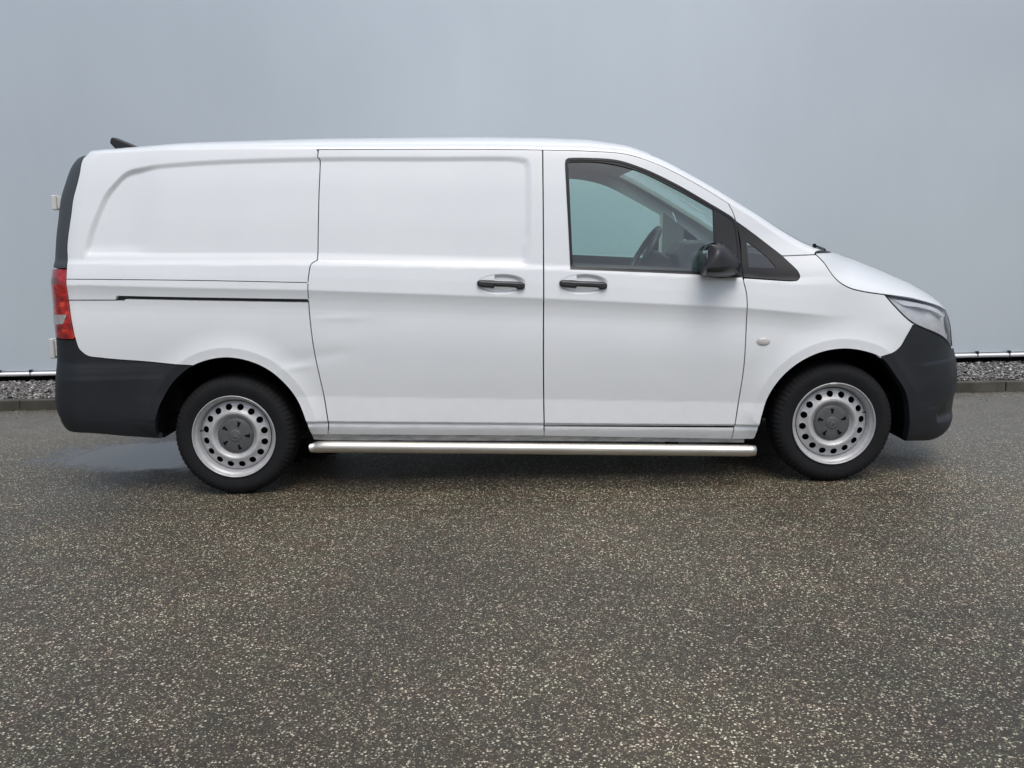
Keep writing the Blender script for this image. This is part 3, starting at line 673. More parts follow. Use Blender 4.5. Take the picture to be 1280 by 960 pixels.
# door handles
GRIP0 = (-.155, 1.1035)
for far in (1, -1):
    for (a, b) in POCKETS:
        outl = [(u-GRIP0[0]+a, v-GRIP0[1]+b-.026*(a+.157)*0) for u, v in GRIP]
        oc = curve(outl[::-1], .006, True, 50)
        def F_g(s, z, a=a, b=b, oc=oc):
            q = sdf(np.stack([np.ravel(s), np.ravel(z)], 1), oc).reshape(np.shape(s)); q = np.clip(q/.010, 0, 1)
            return place(s, z, halfwidth(s, z)+.006+.014*np.sqrt(np.maximum(0, 1-(1-q)**2)))
        par = [o for o in van.children if o.name.startswith('sliding_door' if a < 0 else 'front_door')][0 if far == 1 else 1]
        make_panel('handle', oc, F_g, M_['blackgloss'], par, flange=.014, far=(far == -1), res=.004)
        # painted lock cover above the rear end of the grip
        cov = [(u-GRIP0[0]+a, v-GRIP0[1]+b) for u, v in COVER]
        make_panel('handle_cover', curve(cov[::-1], .006, True, 40), lambda s, z: place(s, z, halfwidth(s, z)-.0015), M_['paint'], par, flange=.02, far=(far == -1), res=.01)
# side indicator
for far in (False, True):
    c = [(1.207+.033*math.cos(a)*(1 if math.cos(a) > 0 else 1.05), .775+.0195*math.sin(a)) for a in np.linspace(0, 2*np.pi, 36, endpoint=False)]
    def F_i(s, z, c=c):
        q = np.clip(1-((s-1.207)/.035)**2-((z-.775)/.021)**2, 0, 1); return place(s, z, halfwidth(s, z)+.001+.007*np.sqrt(q))
    make_panel('side_indicator', c, F_i, M_['indicator'], van, flange=.01, far=far, res=.004)
    c = [(1.204+.038*math.cos(a), .775+.0225*math.sin(a)) for a in np.linspace(0, 2*np.pi, 36, endpoint=False)]
    make_panel('indicator_surround', c, F_smooth(.0012), M_['reflector'], van, flange=.004, far=far, res=.01)
# door mirrors
def mirror(far):
    fd = [o for o in van.children if o.name.startswith('front_door')][1 if far else 0]
    oc = curve(MO, .008, True, 55)[::-1]; A = np.array(oc)
    open_ = curve(MO[2:], .008)+curve(MO[8:]+[MO[0]], .008)
    def F_m(s, z):
        Pq = np.stack([np.ravel(s), np.ravel(z)], 1); acc = 0
        for i in (2,3,4,5,6,7,8,9):
            a, b_ = np.array(MO[i]), np.array(MO[(i+1) % 10]); tdir = (b_-a)/np.linalg.norm(b_-a)
            dd = np.abs((Pq-a)@np.array([-tdir[1], tdir[0]])); acc = acc+np.maximum(dd, 5e-4)**-3.0
        q = (acc**(-1/3)).reshape(np.shape(s)); q = np.clip(q/.042, 0, 1)
        h = np.sqrt(np.maximum(0, 1-(1-q)**2.0)); taper = 1-.70*sm((s-MO[3][0])/.19)
        y = -.965-.165*h*taper
        return np.stack([s+.012*(1-z/1.2)*0, y, z], -1)
    zl = 1.183
    up_ = [q for q in oc if q[1] > zl+.004]; k = len(up_)
    # split into the textured cap above and the gloss base below
    cap = make_panel('mirror_housing', oc, F_m, M_['plasticm'], fd, flange=0, far=far, res=.006)
    P = F_m(A[:,0], A[:,1]); P2 = P.copy(); P2[:,1] = -.945
    V = np.concatenate([P, P2]); n = len(P); Fc = [(i, (i+1) % n, n+(i+1) % n, n+i) for i in range(n)]
    if far: V = V*[1,-1,1]
    link_mesh('mirror_shell', V, Fc, M_['plasticm'], fd)
    sg = 1 if far else -1
    x0, z0 = MO[0]; zl = MO[1][1]-.002
    low = [(x0+.004,z0+.003),(MO[1][0]+.006,zl-.012),(MO[1][0]+.10,zl-.008),(MO[8][0]-.012,zl-.014),(MO[8][0]-.006,z0+.014),(MO[9][0],z0+.004)]
    make_panel('mirror_base', curve(low[::-1], .01, True, 50), lambda s, z: F_m(s, z)+np.array([0,-.003,0]), M_['blackgloss'], fd, flange=.01, far=far, res=.008)
    box('mirror_glass', (MO[1][0]+.012, sg*1.04, 1.205), (.004,.10,.10), M_['mirrorglass'], fd, .001)
    box('mirror_foot', (1.02,sg*.955,1.125), (.10,.10,.026), M_['black'], fd, .010)
M_['plasticm'] = simple('mirror_plastic', (.030,.031,.034), .42, bump=.15, bscale=900)
mirror(False); mirror(True)
# hinges of the rear doors, roof antenna, screw
for sg in (-1, 1):
    for z, h, hx in ((1.572,.08,-2.548), (.785,.11,-2.638)):
        box('door_hinge', (hx,sg*.66,z), (.028,.05,h), M_['hinge'], van, .006)
        box('hinge_plate', (hx+.022,sg*.645,z), (.04,.05,h*.8), M_['hinge'], van, .003)
        box('hinge_gap', (hx+.016,sg*.662,z+.02), (.008,.01,.02), M_['void'], van, .001)
def prism(name, prof, y0, y1, mat, parent, bev=.006):
    bm = bmesh.new(); a = [bm.verts.new((x, y0, z)) for x, z in prof]; f = bm.faces.new(a)
    r = bmesh.ops.extrude_face_region(bm, geom=[f]); vs = [g for g in r['geom'] if isinstance(g, bmesh.types.BMVert)]
    bmesh.ops.translate(bm, vec=(0, y1-y0, 0), verts=vs); bmesh.ops.recalc_face_normals(bm, faces=bm.faces)
    if bev: bmesh.ops.bevel(bm, geom=bm.edges[:], offset=bev, segments=2, affect='EDGES', profile=.5)
    me = bpy.data.meshes.new(name); bm.to_mesh(me); bm.free(); me.materials.append(mat)
    o = bpy.data.objects.new(name, me); COL.objects.link(o); o.parent = parent; return o
prism('antenna_fin', [(-2.30,1.855),(-2.345,1.905),(-2.335,1.935),(-2.318,1.936),(-2.17,1.872),(-2.16,1.855)], -.35-.03, -.35+.03, M_['black'], van, .008)
# wipers
for a, b, ta, tb in ((1.475,1.43,.45,.72), (1.475,1.43,.78,.98)):
    q = [F_top(np.array([a+(b-a)*k]), np.array([ta+(tb-ta)*k]))[0]+np.array([.002,0,.004]) for k in (0,.33,.66,1)]
    tube('wiper', q, .006, M_['black'], van, 8)
q = F_top(np.array([1.45]), np.array([.36]))[0]; tube('wiper_spindle', [q+np.array([-.01,0,-.02]), q+np.array([-.012,0,.022])], .009, M_['black'], van, 10)
# ---- wheels ---------------------------------------------------------------------------
def make_wheel(x, sg, front):
    w = empty('wheel', (x, sg*.93, .321), van)
    yi = -sg                                       # inward direction
    prof = [(.205,.050),(.212,.018),(.220,.008),(.232,.004),(.252,-.001),(.272,-.003),(.290,.001),(.303,.010),(.311,.019),(.317,.028),(.3215,.040),(.3235,.060),(.3245,.105),(.3235,.15),(.317,.182),(.30,.20),(.26,.207),(.21,.19)]
    def rm(k, j):
        d = 0
        if 7 <= j <= 11: d = (-.007 if (k % 4 == 0) else 0)+(-.003 if k % 4 == 2 and j > 8 else 0)+random.uniform(-.0007,.0007)
        if j == 4: d = 0
        return d
    V, Fc = lathe(prof, 288, yi, (0,0,0), rmod=rm)
    V = [(a, b+(.0 if c > -.30 else sg*.006*min(1, (-.30-c)/.02)), max(c, -.3195)) for a, b, c in V]
    t = link_mesh('tyre', V, Fc if sg > 0 else [f[::-1] for f in Fc], M_['rubber'], w)
    rim = [(.2195,.012),(.2225,.004),(.2215,-.001),(.218,-.001),(.2155,.004),(.213,.013),(.209,.020),(.202,.024),(.1985,.032),(.1965,.046),(.190,.056),(.187,.075)]
    V, Fc = lathe(rim, 96, yi, (0,0,0))
    link_mesh('rim', V, Fc if sg > 0 else [f[::-1] for f in Fc], M_['steel'], w)
    # pressed disc with sixteen ventilation holes
    R1, R0 = .1865, .096
    pr = np.array([(.090,.040),(.100,.037),(.106,.030),(.114,.018),(.122,.013),(.130,.0135),(.138,.0185),(.146,.0255),(.158,.031),(.168,.033),(.176,.036),(.1865,.044)])
    out = [(R1*math.cos(a), R1*math.sin(a)) for a in np.linspace(0, 2*np.pi, 96, endpoint=False)]
    inn = [(R0*math.cos(a), R0*math.sin(a)) for a in np.linspace(0, 2*np.pi, 64, endpoint=False)]
    holes = [inn]; a0 = .10 if front else .16
    for k in range(16):
        c = (.1585*math.cos(a0+k*math.pi/8), .1585*math.sin(a0+k*math.pi/8)); q = a0+k*math.pi/8
        holes.append([(c[0]+.0170*math.cos(a)*math.cos(q)-.0180*math.sin(a)*math.sin(q), c[1]+.0170*math.cos(a)*math.sin(q)+.0180*math.sin(a)*math.cos(q)) for a in np.linspace(0, 2*np.pi, 18, endpoint=False)])
    hc = [(.1585*math.cos(a0+k*math.pi/8), .1585*math.sin(a0+k*math.pi/8)) for k in range(16)]
    def Fd(u, v):
        r = np.hypot(u, v); y = np.interp(r, pr[:,0], pr[:,1])+.009
        for c in hc:
            dd = np.hypot(u-c[0], v-c[1]); y = y-.0018*np.exp(-((dd-.0185)/.004)**2)
        return np.stack([u, y, v], -1)
    o = make_panel('rim_disc', out, Fd, M_['steel'], w, holes=holes, res=.0055, flange=.004, far=(sg > 0))
    # hub cap: shallow dome, five slots and a faint three-pointed star in a ring
    cp = [(.0,-.0005),(.030,.0),(.032,.002),(.036,.0025),(.060,.002),(.085,.004),(.093,.007),(.0965,.012),(.0965,.030)]
    V, Fc = lathe([(r, y+.030) for r, y in cp], 72, yi, (0,0,0))
    link_mesh('hub_cap', V, Fc if sg > 0 else [f[::-1] for f in Fc], M_['cap'], w)
    rot = .35 if front else 1.25
    for k in range(5):
        a = rot+k*2*math.pi/5; ca, sa = math.cos(a), math.sin(a)
        pts = [(.050,-.0045),(.077,-.011),(.079,.011),(.066,.004),(.052,.0035)]
        V = [(ca*p-sa*q, yi*(.0315 if p < .07 else .0325)-yi*.0016, sa*p+ca*q) for p, q in pts]
        link_mesh('hub_cap_slot', V, [(0,1,2,3,4)], M_['void'], w, smooth=False)
    ring = [(.0235,.0295),(.0245,.0283),(.0258,.0283),(.0268,.0295)]
    V, Fc = lathe(ring, 40, yi, (0,0,0)); n = len(V)
    for k in range(3):
        a = (math.pi/2 if not front else math.pi/2+.5)+k*2*math.pi/3; ca, sa = math.cos(a), math.sin(a)
        b = len(V)
        for p, q, h in ((0,0,.0272),(.005,.0028,.0292),(.024,0,.0288),(.005,-.0028,.0292)):
            V.append((ca*p-sa*q, yi*h, sa*p+ca*q))
        Fc += [(b, b+1, b+2), (b, b+2, b+3)]
    link_mesh('star_emblem', V, Fc, M_['capstar'], w, smooth=False)
    # brake drum behind the holes, valve, balance weight
    V, Fc = lathe([(.0,.082),(.15,.082),(.185,.095),(.2,.16),(.0,.17)], 48, yi, (0,0,0)); link_mesh('brake_disc', V, Fc, M_['void'], w)
    av = 2.95 if not front else .33
    tube('valve', [(.170*math.cos(av), yi*.028, .170*math.sin(av)), (.180*math.cos(av), yi*.010, .180*math.sin(av))], .0042, M_['black'], w, 8)
    aw = math.radians(252 if not front else 93)
    V = []; Fc = []
    for i in range(6):
        a = aw+(i-2.5)*.028
        for r, y in ((.2125,.004),(.2155,-.003),(.2215,-.003),(.2235,.003)): V.append((r*math.cos(a), yi*y, r*math.sin(a)))
    for i in range(5):
        for j in range(3): Fc.append((i*4+j, i*4+j+1, i*4+j+5, i*4+j+4))
    link_mesh('balance_weight', V, Fc, M_['strip'], w)
    return w
M_['capstar'] = simple('emblem_grey', (.15,.155,.16), .35)
for x in (-1.6, 1.6):
    for sg in (-1, 1): make_wheel(x, sg, x > 0)
# ---- cabin ----------------------------------------------------------------------------
prism('dashboard', [(1.60,1.12),(1.42,1.19),(1.17,1.235),(1.04,1.21),(.97,1.12),(.97,.98),(1.05,.80),(1.6,.80)], -.80, .80, M_['dash'], van, .02)
prism('instrument_hood', [(1.22,1.20),(1.12,1.285),(1.0,1.275),(.94,1.20),(.97,1.12)], .18, .58, M_['dash'], van, .015)
prism('cabin_floor', [(-.2,.42),(1.12,.42),(1.12,.60),(-.2,.60)], -.82, .82, M_['dash'], van, .01)
# bulkhead across the van behind the seats
sv = np.full(24, -.16); zv = np.linspace(.45, 1.78, 24); P = F_smooth(-.04)(sv, zv)
V = [tuple(p) for p in P]+[(p[0], -p[1], p[2]) for p in P]; link_mesh('bulkhead', V, [(i, i+1, 24+i+1, 24+i) for i in range(23)], M_['liner'], van)
for y in (-.46, .0, .46):
    prism('seat', [(-.13,.62),(.45,.64),(.47,.76),(.40,.80),(.08,.78),(-.02,1.30),(-.10,1.34),(-.15,1.30)], y-.21, y+.21, M_['seat'], van, .03)
    box('headrest', (-.085,y,1.43), (.09,.24,.17), M_['seat'], van, .03)
# steering wheel
def torus(name, c, R, r, tilt, mat, parent, n=48, m=10, a0=0, a1=2*math.pi):
    V = []; Fc = []; full = abs(a1-a0-2*math.pi) < 1e-6; N_ = n if full else n+1
    for i in range(N_):
        a = a0+(a1-a0)*i/n
        for j in range(m):
            b = 2*math.pi*j/m; rr = R+r*math.cos(b); p = Vector((r*math.sin(b), rr*math.cos(a), rr*math.sin(a)))
            p = Matrix.Rotation(tilt, 3, 'Y') @ p; V.append(p+Vector(c))
    for i in range(n):
        for j in range(m): Fc.append((i*m+j, i*m+(j+1) % m, ((i+1) % N_)*m+(j+1) % m, ((i+1) % N_)*m+j))
    return link_mesh(name, V, Fc, mat, parent)
torus('steering_wheel', (.775,.42,1.205), .185, .019, math.radians(32), M_['black'], van)
prism('steering_wheel_hub', [(.765,1.13),(.81,1.23),(.86,1.22),(1.0,1.14),(.95,1.06)], .34, .50, M_['black'], van, .015)
torus('mirror_reflection_arc', (1.02,-.62,1.09), .17, .011, math.radians(90), M_['black'], van, n=24, a0=math.radians(20), a1=math.radians(100))  # solid arc in place of the door mirror's dark reflection in the glass

# ---- surroundings -------------------------------------------------------------------------
KX0, KX1 = -9.0, 9.0
def kerb_y(x): return 1.692-.0131*x
def wall_y(x): return 2.70-.0131*x
ANG = math.atan(-.0131)
def asphalt():
    m, nt, b = new_mat('wet_asphalt'); co = coords(nt)
    def vor(scale, off):
        mp = N(nt, 'ShaderNodeMapping'); mp.inputs['Location'].default_value = off; nt.links.new(co, mp.inputs[0])
        # warp a little so that the grains are uneven
        v = N(nt, 'ShaderNodeTexVoronoi', Scale=scale); nt.links.new(mp.outputs[0], v.inputs['Vector']); return v
    v1 = vor(118.0, (0,0,0)); v2 = vor(185.0, (3.1,1.7,0))
    big = N(nt, 'ShaderNodeTexNoise', Scale=1.1, Detail=6.0, Roughness=.6); nt.links.new(co, big.inputs['Vector'])
    mid = N(nt, 'ShaderNodeTexNoise', Scale=5.0, Detail=5.0, Roughness=.65); nt.links.new(co, mid.inputs['Vector'])
    base = ramp(nt, mid.outputs['Fac'], [(.28, (.038,.033,.023)), (.72, (.074,.064,.046))])
    hue = ramp(nt, v1.outputs['Color'], [(.0, (.028,.025,.018)), (.5, (.082,.071,.052)), (1.0, (.15,.13,.095))])
    mix0 = N(nt, 'ShaderNodeMix', data_type='RGBA'); mix0.inputs[0].default_value = .55; nt.links.new(base, mix0.inputs[6]); nt.links.new(hue, mix0.inputs[7])
    def specks(v, thr, size, soft):
        sp = N(nt, 'ShaderNodeSeparateColor'); nt.links.new(v.outputs['Color'], sp.inputs[0])
        g = N(nt, 'ShaderNodeMath', operation='GREATER_THAN'); nt.links.new(sp.outputs[1], g.inputs[0]); g.inputs[1].default_value = thr
        r = N(nt, 'ShaderNodeMapRange'); nt.links.new(v.outputs['Distance'], r.inputs['Value'])
        r.inputs['From Min'].default_value = size; r.inputs['From Max'].default_value = size*soft; r.inputs['To Min'].default_value = 0; r.inputs['To Max'].default_value = 1
        k = N(nt, 'ShaderNodeMath', operation='MULTIPLY'); nt.links.new(g.outputs[0], k.inputs[0]); nt.links.new(r.outputs[0], k.inputs[1])
        return k.outputs[0], sp.outputs[2]
    v3 = vor(58.0, (1.3,5.7,0)); f3, c3 = specks(v3, .955, .42, .6)
    f1, c1 = specks(v1, .76, .52, .6); f2, c2 = specks(v2, .80, .52, .6)
    mxa = N(nt, 'ShaderNodeMath', operation='MAXIMUM'); nt.links.new(f1, mxa.inputs[0]); nt.links.new(f2, mxa.inputs[1])
    mx = N(nt, 'ShaderNodeMath', operation='MAXIMUM'); nt.links.new(mxa.outputs[0], mx.inputs[0]); nt.links.new(f3, mx.inputs[1])
    stone = ramp(nt, c1, [(0, (.20,.18,.125)), (.5, (.44,.41,.32)), (1, (.84,.81,.69))])
    mix1 = N(nt, 'ShaderNodeMix', data_type='RGBA'); nt.links.new(mx.outputs[0], mix1.inputs[0]); nt.links.new(mix0.outputs[2], mix1.inputs[6]); nt.links.new(stone, mix1.inputs[7])
    hn = N(nt, 'ShaderNodeTexNoise', Scale=6.5, Detail=3.0); nt.links.new(co, hn.inputs['Vector'])
    hc = ramp(nt, hn.outputs['Fac'], [(.36, (.97,.99,.88)), (.50, (1.0,.97,.88)), (.64, (1.07,.96,.89))])
    dn = N(nt, 'ShaderNodeTexNoise', Scale=.55, Detail=5.0, Roughness=.6); nt.links.new(co, dn.inputs['Vector'])
    dc = ramp(nt, dn.outputs['Fac'], [(.36, (.66,.66,.66)), (.62, (1.12,1.12,1.12))])
    q1 = N(nt, 'ShaderNodeMix', data_type='RGBA', blend_type='MULTIPLY'); q1.inputs[0].default_value = 1; nt.links.new(mix1.outputs[2], q1.inputs[6]); nt.links.new(hc, q1.inputs[7])
    q2 = N(nt, 'ShaderNodeMix', data_type='RGBA', blend_type='MULTIPLY'); q2.inputs[0].default_value = 1; nt.links.new(q1.outputs[2], q2.inputs[6]); nt.links.new(dc, q2.inputs[7]); mix1 = q2
    sep = N(nt, 'ShaderNodeSeparateXYZ'); nt.links.new(co, sep.inputs[0])
    # paving joint running along the van
    jn = N(nt, 'ShaderNodeTexNoise', Scale=3.0, Detail=4.0); nt.links.new(co, jn.inputs['Vector'])
    ja = N(nt, 'ShaderNodeMath', operation='MULTIPLY_ADD'); nt.links.new(jn.outputs['Fac'], ja.inputs[0]); ja.inputs[1].default_value = .03; ja.inputs[2].default_value = 1.17
    jb = N(nt, 'ShaderNodeMath', operation='ADD'); nt.links.new(ja.outputs[0], jb.inputs[0]); nt.links.new(sep.outputs['Y'], jb.inputs[1])
    jc = N(nt, 'ShaderNodeMath', operation='ABSOLUTE'); nt.links.new(jb.outputs[0], jc.inputs[0])
    jd = N(nt, 'ShaderNodeMapRange'); nt.links.new(jc.outputs[0], jd.inputs['Value']); jd.inputs['From Min'].default_value = .002; jd.inputs['From Max'].default_value = .009
    jd.inputs['To Min'].default_value = .7; jd.inputs['To Max'].default_value = 0
    mixj = N(nt, 'ShaderNodeMix', data_type='RGBA'); nt.links.new(jd.outputs[0], mixj.inputs[0]); nt.links.new(mix1.outputs[2], mixj.inputs[6]); mixj.inputs[7].default_value = (.018,.017,.015,1)
    # silt towards the kerb: finer, fewer specks; wet sheen put into the paler colour
    kz = N(nt, 'ShaderNodeMath', operation='MULTIPLY_ADD'); nt.links.new(sep.outputs['X'], kz.inputs[0]); kz.inputs[1].default_value = .0131; nt.links.new(sep.outputs['Y'], kz.inputs[2])
    kn = N(nt, 'ShaderNodeMath', operation='MULTIPLY_ADD'); nt.links.new(big.outputs['Fac'], kn.inputs[0]); kn.inputs[1].default_value = 1.6; nt.links.new(kz.outputs[0], kn.inputs[2])
    silt_sheen = N(nt, 'ShaderNodeMapRange', interpolation_type='SMOOTHSTEP'); nt.links.new(kn.outputs[0], silt_sheen.inputs['Value']); silt_sheen.inputs['From Min'].default_value = .2; silt_sheen.inputs['From Max'].default_value = 2.0; silt_sheen.inputs['To Max'].default_value = .62
    sc = ramp(nt, mid.outputs['Fac'], [(.3, (.085,.081,.070)), (.7, (.135,.130,.115))])
    mix2 = N(nt, 'ShaderNodeMix', data_type='RGBA'); nt.links.new(silt_sheen.outputs[0], mix2.inputs[0]); nt.links.new(mixj.outputs[2], mix2.inputs[6]); nt.links.new(sc, mix2.inputs[7])
    # puddle behind the rear wheel and damp patches
    def blob(cx, cy, rx, ry, amt):
        s1 = N(nt, 'ShaderNodeVectorMath', operation='SUBTRACT'); nt.links.new(co, s1.inputs[0]); s1.inputs[1].default_value = (cx, cy, 0)
        s2 = N(nt, 'ShaderNodeVectorMath', operation='DIVIDE'); nt.links.new(s1.outputs[0], s2.inputs[0]); s2.inputs[1].default_value = (rx, ry, 1)
        l = N(nt, 'ShaderNodeVectorMath', operation='LENGTH'); nt.links.new(s2.outputs[0], l.inputs[0])
        a = N(nt, 'ShaderNodeMath', operation='MULTIPLY_ADD'); nt.links.new(mid.outputs['Fac'], a.inputs[0]); a.inputs[1].default_value = amt; nt.links.new(l.outputs['Value'], a.inputs[2])
        r = N(nt, 'ShaderNodeMapRange', interpolation_type='SMOOTHSTEP'); nt.links.new(a.outputs[0], r.inputs['Value']); r.inputs['From Min'].default_value = 1.12+amt*.5; r.inputs['From Max'].default_value = .72+amt*.5; return r.outputs[0]
    p1 = blob(-2.15, .10, 1.05, .46, .9); p2 = blob(2.9, -.2, .9, .9, 1.6)
    pm = N(nt, 'ShaderNodeMath', operation='MULTIPLY'); nt.links.new(p2, pm.inputs[0]); pm.inputs[1].default_value = .25
    ps = N(nt, 'ShaderNodeMath', operation='MULTIPLY'); nt.links.new(p1, ps.inputs[0]); ps.inputs[1].default_value = .85
    pu = N(nt, 'ShaderNodeMath', operation='MAXIMUM'); nt.links.new(ps.outputs[0], pu.inputs[0]); nt.links.new(pm.outputs[0], pu.inputs[1])
    mix3 = N(nt, 'ShaderNodeMix', data_type='RGBA'); nt.links.new(pu.outputs[0], mix3.inputs[0]); nt.links.new(mix2.outputs[2], mix3.inputs[6]); mix3.inputs[7].default_value = (.034,.034,.034,1)
    nt.links.new(mix3.outputs[2], b.inputs['Base Color'])
    ro = N(nt, 'ShaderNodeMapRange'); nt.links.new(big.outputs['Fac'], ro.inputs['Value']); ro.inputs['From Min'].default_value = .3; ro.inputs['From Max'].default_value = .7
    ro.inputs['To Min'].default_value = .34; ro.inputs['To Max'].default_value = .58
    rm_ = N(nt, 'ShaderNodeMix', data_type='FLOAT'); nt.links.new(pu.outputs[0], rm_.inputs[0]); nt.links.new(ro.outputs[0], rm_.inputs[2]); rm_.inputs[3].default_value = .09
    nt.links.new(rm_.outputs[0], b.inputs['Roughness'])
    hgt = N(nt, 'ShaderNodeMath', operation='ADD'); nt.links.new(v1.outputs['Distance'], hgt.inputs[0]); nt.links.new(v2.outputs['Distance'], hgt.inputs[1])
    inv = N(nt, 'ShaderNodeMath', operation='SUBTRACT'); inv.inputs[0].default_value = 1; nt.links.new(pu.outputs[0], inv.inputs[1])
    bs = N(nt, 'ShaderNodeMath', operation='MULTIPLY'); nt.links.new(inv.outputs[0], bs.inputs[0]); bs.inputs[1].default_value = .55
    bp = N(nt, 'ShaderNodeBump', Distance=-.004); nt.links.new(bs.outputs[0], bp.inputs['Strength']); nt.links.new(hgt.outputs[0], bp.inputs['Height']); nt.links.new(bp.outputs[0], b.inputs['Normal'])
    return m
g = link_mesh('asphalt_ground', [(-150,-150,0),(150,-150,0),(150,150,0),(-150,150,0)], [(0,1,2,3)], asphalt(), smooth=False); tag(g, kind='structure')
# wall
def wall_mat():
    m, nt, b = new_mat('grey_metal_cladding'); co = coords(nt)
    n = N(nt, 'ShaderNodeTexNoise', Scale=.28, Detail=2.0, Roughness=.5); nt.links.new(co, n.inputs['Vector'])
    n2 = N(nt, 'ShaderNodeTexNoise', Scale=3.0, Detail=6.0, Roughness=.7); nt.links.new(coords(nt, (1,1,.25)), n2.inputs['Vector'])
    a = N(nt, 'ShaderNodeMath', operation='MULTIPLY_ADD'); nt.links.new(n2.outputs['Fac'], a.inputs[0]); a.inputs[1].default_value = .18; nt.links.new(n.outputs['Fac'], a.inputs[2])
    nt.links.new(ramp(nt, a.outputs[0], [(.38, (.575,.645,.695)), (.78, (.69,.77,.825))]), b.inputs['Base Color'])
    b.inputs['Roughness'].default_value = .42; b.inputs['Coat Weight'].default_value = .5; b.inputs['Coat Roughness'].default_value = .30; b.inputs['Metallic'].default_value = .45
    return m
wx0, wx1, wz0, wz1 = -14, 14, .150, 7.5
def slab(name, x0, x1, yf, th, z0, z1, mat, parent=None):
    V = []
    for x in (x0, x1):
        for dy in (0, th):
            for z in (z0, z1): V.append((x, yf(x)+dy, z))
    Fc = [(0,4,5,1),(2,3,7,6),(0,1,3,2),(4,6,7,5),(1,5,7,3),(0,2,6,4)]
    return link_mesh(name, V, Fc, mat, parent, smooth=False)
wl = slab('building_wall', wx0, wx1, wall_y, .3, wz0, wz1, wall_mat())
tag(wl, 'smooth pale blue grey metal building wall behind the van', 'wall')
pl = slab('wall_plinth', wx0, wx1, lambda x: wall_y(x)+.06, .2, -.1, wz0+.01, M_['void']); tag(pl, 'dark recessed plinth at the foot of the grey wall', 'plinth')
# base pipe with clips
PZ = .158
pipe = empty('base_pipe', (0, wall_y(0)-.035, PZ)); pipe.rotation_euler[2] = ANG
tag(pipe, 'thin silver pipe clipped along the foot of the grey wall', 'pipe')
M_['pipe'] = simple('pale_pipe', (.72,.73,.76), .35, metal=.15, var=.06)
tube('pipe_tube', [(-14,0,0),(14,0,0)], .019, M_['pipe'], pipe, 16)
clipm = None
for i in range(96):
    x = -8.8-17*.287+i*.287
    if clipm is None:
        bm = bmesh.new()
        for c, dd in (((0,0,.030),(.022,.030,.020)), ((0,-.0205,.0),(.007,.004,.046)), ((0,.012,.0),(.007,.012,.05)), ((0,0,.0205),(.010,.044,.004))):
            r = bmesh.ops.create_cube(bm, size=1); bmesh.ops.scale(bm, vec=dd, verts=r['verts']); bmesh.ops.translate(bm, vec=c, verts=r['verts'])
        clipm = bpy.data.meshes.new('pipe_clip'); bm.to_mesh(clipm); bm.free(); clipm.materials.append(M_['black'])
    o = bpy.data.objects.new('pipe_clip', clipm); COL.objects.link(o); o.parent = pipe; o.location = (x, 0, 0)
tube('pipe_shadow_line', [(-14,-.004,.0265),(14,-.004,.0265)], .0035, M_['black'], pipe, 6)  # thin black line standing in for the shadow gap above the pipe
# kerb stones
def concrete():
    m, nt, b = new_mat('damp_concrete'); co = coords(nt)
    n = N(nt, 'ShaderNodeTexNoise', Scale=4.0, Detail=8.0, Roughness=.7); nt.links.new(co, n.inputs['Vector'])
    n2 = N(nt, 'ShaderNodeTexNoise', Scale=60.0, Detail=4.0); nt.links.new(co, n2.inputs['Vector'])
    n3 = N(nt, 'ShaderNodeTexNoise', Scale=1.3, Detail=3.0, Roughness=.5); nt.links.new(co, n3.inputs['Vector'])
    c = ramp(nt, n.outputs['Fac'], [(.3, (.085,.080,.062)), (.55, (.135,.128,.105)), (.75, (.17,.165,.145))])
    st = ramp(nt, n3.outputs['Fac'], [(.42, (.45,.45,.43)), (.50, (1,1,1))])
    mx = N(nt, 'ShaderNodeMix', data_type='RGBA', blend_type='MULTIPLY'); mx.inputs[0].default_value = 1; nt.links.new(c, mx.inputs[6]); nt.links.new(st, mx.inputs[7])
    nt.links.new(mx.outputs[2], b.inputs['Base Color']); b.inputs['Roughness'].default_value = .75
    bp = N(nt, 'ShaderNodeBump', Strength=.5, Distance=.004); nt.links.new(n2.outputs['Fac'], bp.inputs['Height']); nt.links.new(bp.outputs[0], b.inputs['Normal'])
    return m
M_['conc'] = concrete()
kerb = empty('kerb', (0, kerb_y(0), 0)); kerb.rotation_euler[2] = ANG; tag(kerb, kind='structure')
KH = .082
kmesh = None
for i in range(28):
    x = -13.75+i*1.0+.13
    if kmesh is None:
        o = box('kerb_stone', (0,0,0), (.994,.075,.30), M_['conc'], kerb, .008); kmesh = o.data
    else:
        o = bpy.data.objects.new('kerb_stone', kmesh); COL.objects.link(o); o.parent = kerb
    o.location = (x, .0375+random.uniform(-.002,.002), KH-.15+random.uniform(-.003,.003)); o.rotation_euler = (0, random.uniform(-.002,.002), random.uniform(-.002,.002))
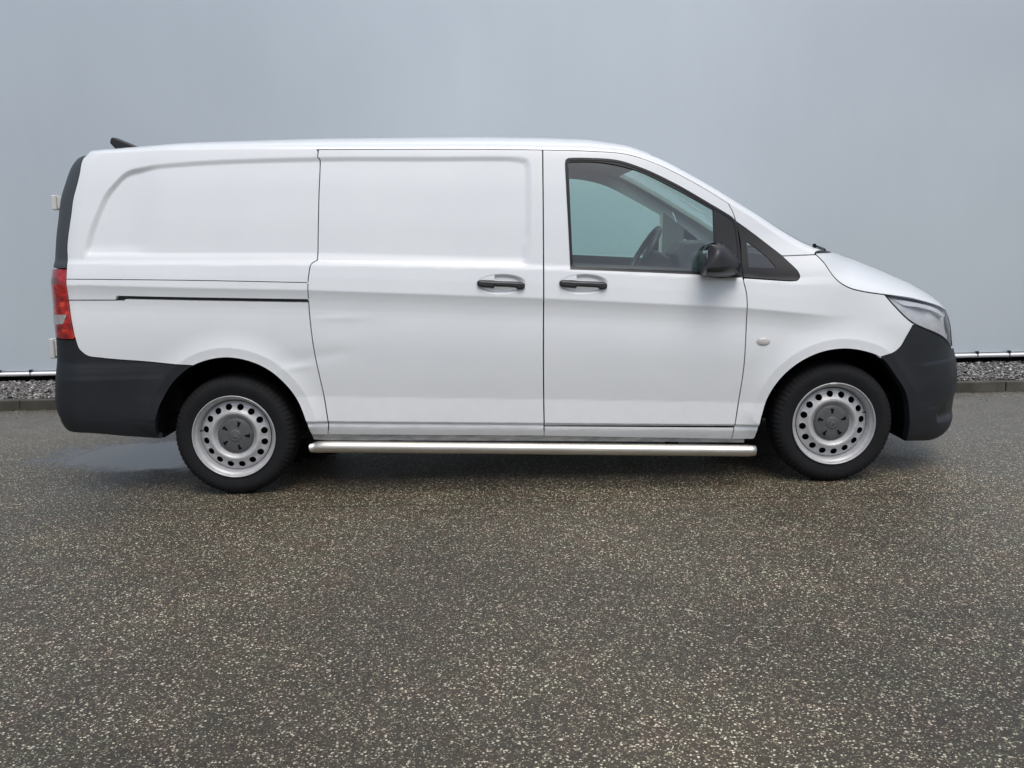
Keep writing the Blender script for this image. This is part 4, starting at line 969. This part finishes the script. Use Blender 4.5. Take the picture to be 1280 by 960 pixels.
# gravel bed and its stones
soil = link_mesh('gravel_bed', [(-14,kerb_y(-14)+.07,.045),(14,kerb_y(14)+.07,.045),(14,wall_y(14)+.1,.06),(-14,wall_y(-14)+.1,.06)], [(0,1,2,3)], simple('dark_soil', (.03,.028,.025), .9), smooth=False); tag(soil, kind='structure')
def pebbles(name, n, xs, ys, zs, r0, r1, mat):
    bm = bmesh.new(); bmesh.ops.create_icosphere(bm, subdivisions=1, radius=1); bv = np.array([v.co[:] for v in bm.verts]); bf = np.array([[v.index for v in f.verts] for f in bm.faces]); bm.free()
    nv = len(bv); V = np.empty((n*nv, 3)); Fc = np.empty((n*len(bf), 3), int)
    vv = []
    for i in range(n):
        r = rng.uniform(r0, r1)*rng.uniform(.7,1.1); sc = r*np.array([rng.uniform(.8,1.4), rng.uniform(.7,1.2), rng.uniform(.45,.8)])
        q = bv*(1+rng.uniform(-.22,.22,(nv,1)))*sc
        a, b_ = rng.uniform(0, 6.28), rng.uniform(-.7,.7)
        ca, sa, cb, sb = math.cos(a), math.sin(a), math.cos(b_), math.sin(b_)
        R = np.array([[ca,-sa,0],[sa,ca,0],[0,0,1]])@np.array([[1,0,0],[0,cb,-sb],[0,sb,cb]])
        x = xs(); V[i*nv:(i+1)*nv] = q@R.T+np.array([x, ys(x), zs(r)]); Fc[i*len(bf):(i+1)*len(bf)] = bf+i*nv
    return link_mesh(name, V, Fc, mat, smooth=False)
def stone_mat():
    m, nt, b = new_mat('grey_gravel'); g = N(nt, 'ShaderNodeNewGeometry')
    nt.links.new(ramp(nt, g.outputs['Random Per Island'], [(0, (.06,.058,.054)), (.4, (.135,.132,.126)), (.8, (.23,.225,.215)), (.95, (.38,.37,.35)), (1, (.62,.61,.58))]), b.inputs['Base Color'])
    b.inputs['Roughness'].default_value = .6; return m
M_['stone'] = stone_mat()
gv = pebbles('gravel', 34000, lambda: rng.uniform(-8, 8), lambda x: rng.uniform(kerb_y(x)+.075, wall_y(x)+.02), lambda r: .074+rng.uniform(0,.020), .007, .017, M_['stone'])
tag(gv, 'loose grey gravel filling the strip between kerb and wall', 'gravel', kind='stuff')
lg = pebbles('loose_grit', 900, lambda: rng.uniform(-5.6, 5.6), lambda x: kerb_y(x)-abs(rng.normal(0,.22))-.004, lambda r: r*.35, .002, .0075, M_['stone'])
tag(lg, 'scattered grit lying on the asphalt along the kerb', 'grit', kind='stuff')
# moss at the foot of the kerb
ms = pebbles('moss', 1500, lambda: rng.uniform(-5.6, 5.6), lambda x: kerb_y(x)-abs(rng.normal(0,.012)), lambda r: .001, .003, .009, simple('moss_green', (.045,.048,.018), .95, var=.4, nscale=20))
tag(ms, 'dark moss and dirt along the foot of the kerb', 'moss', kind='stuff')
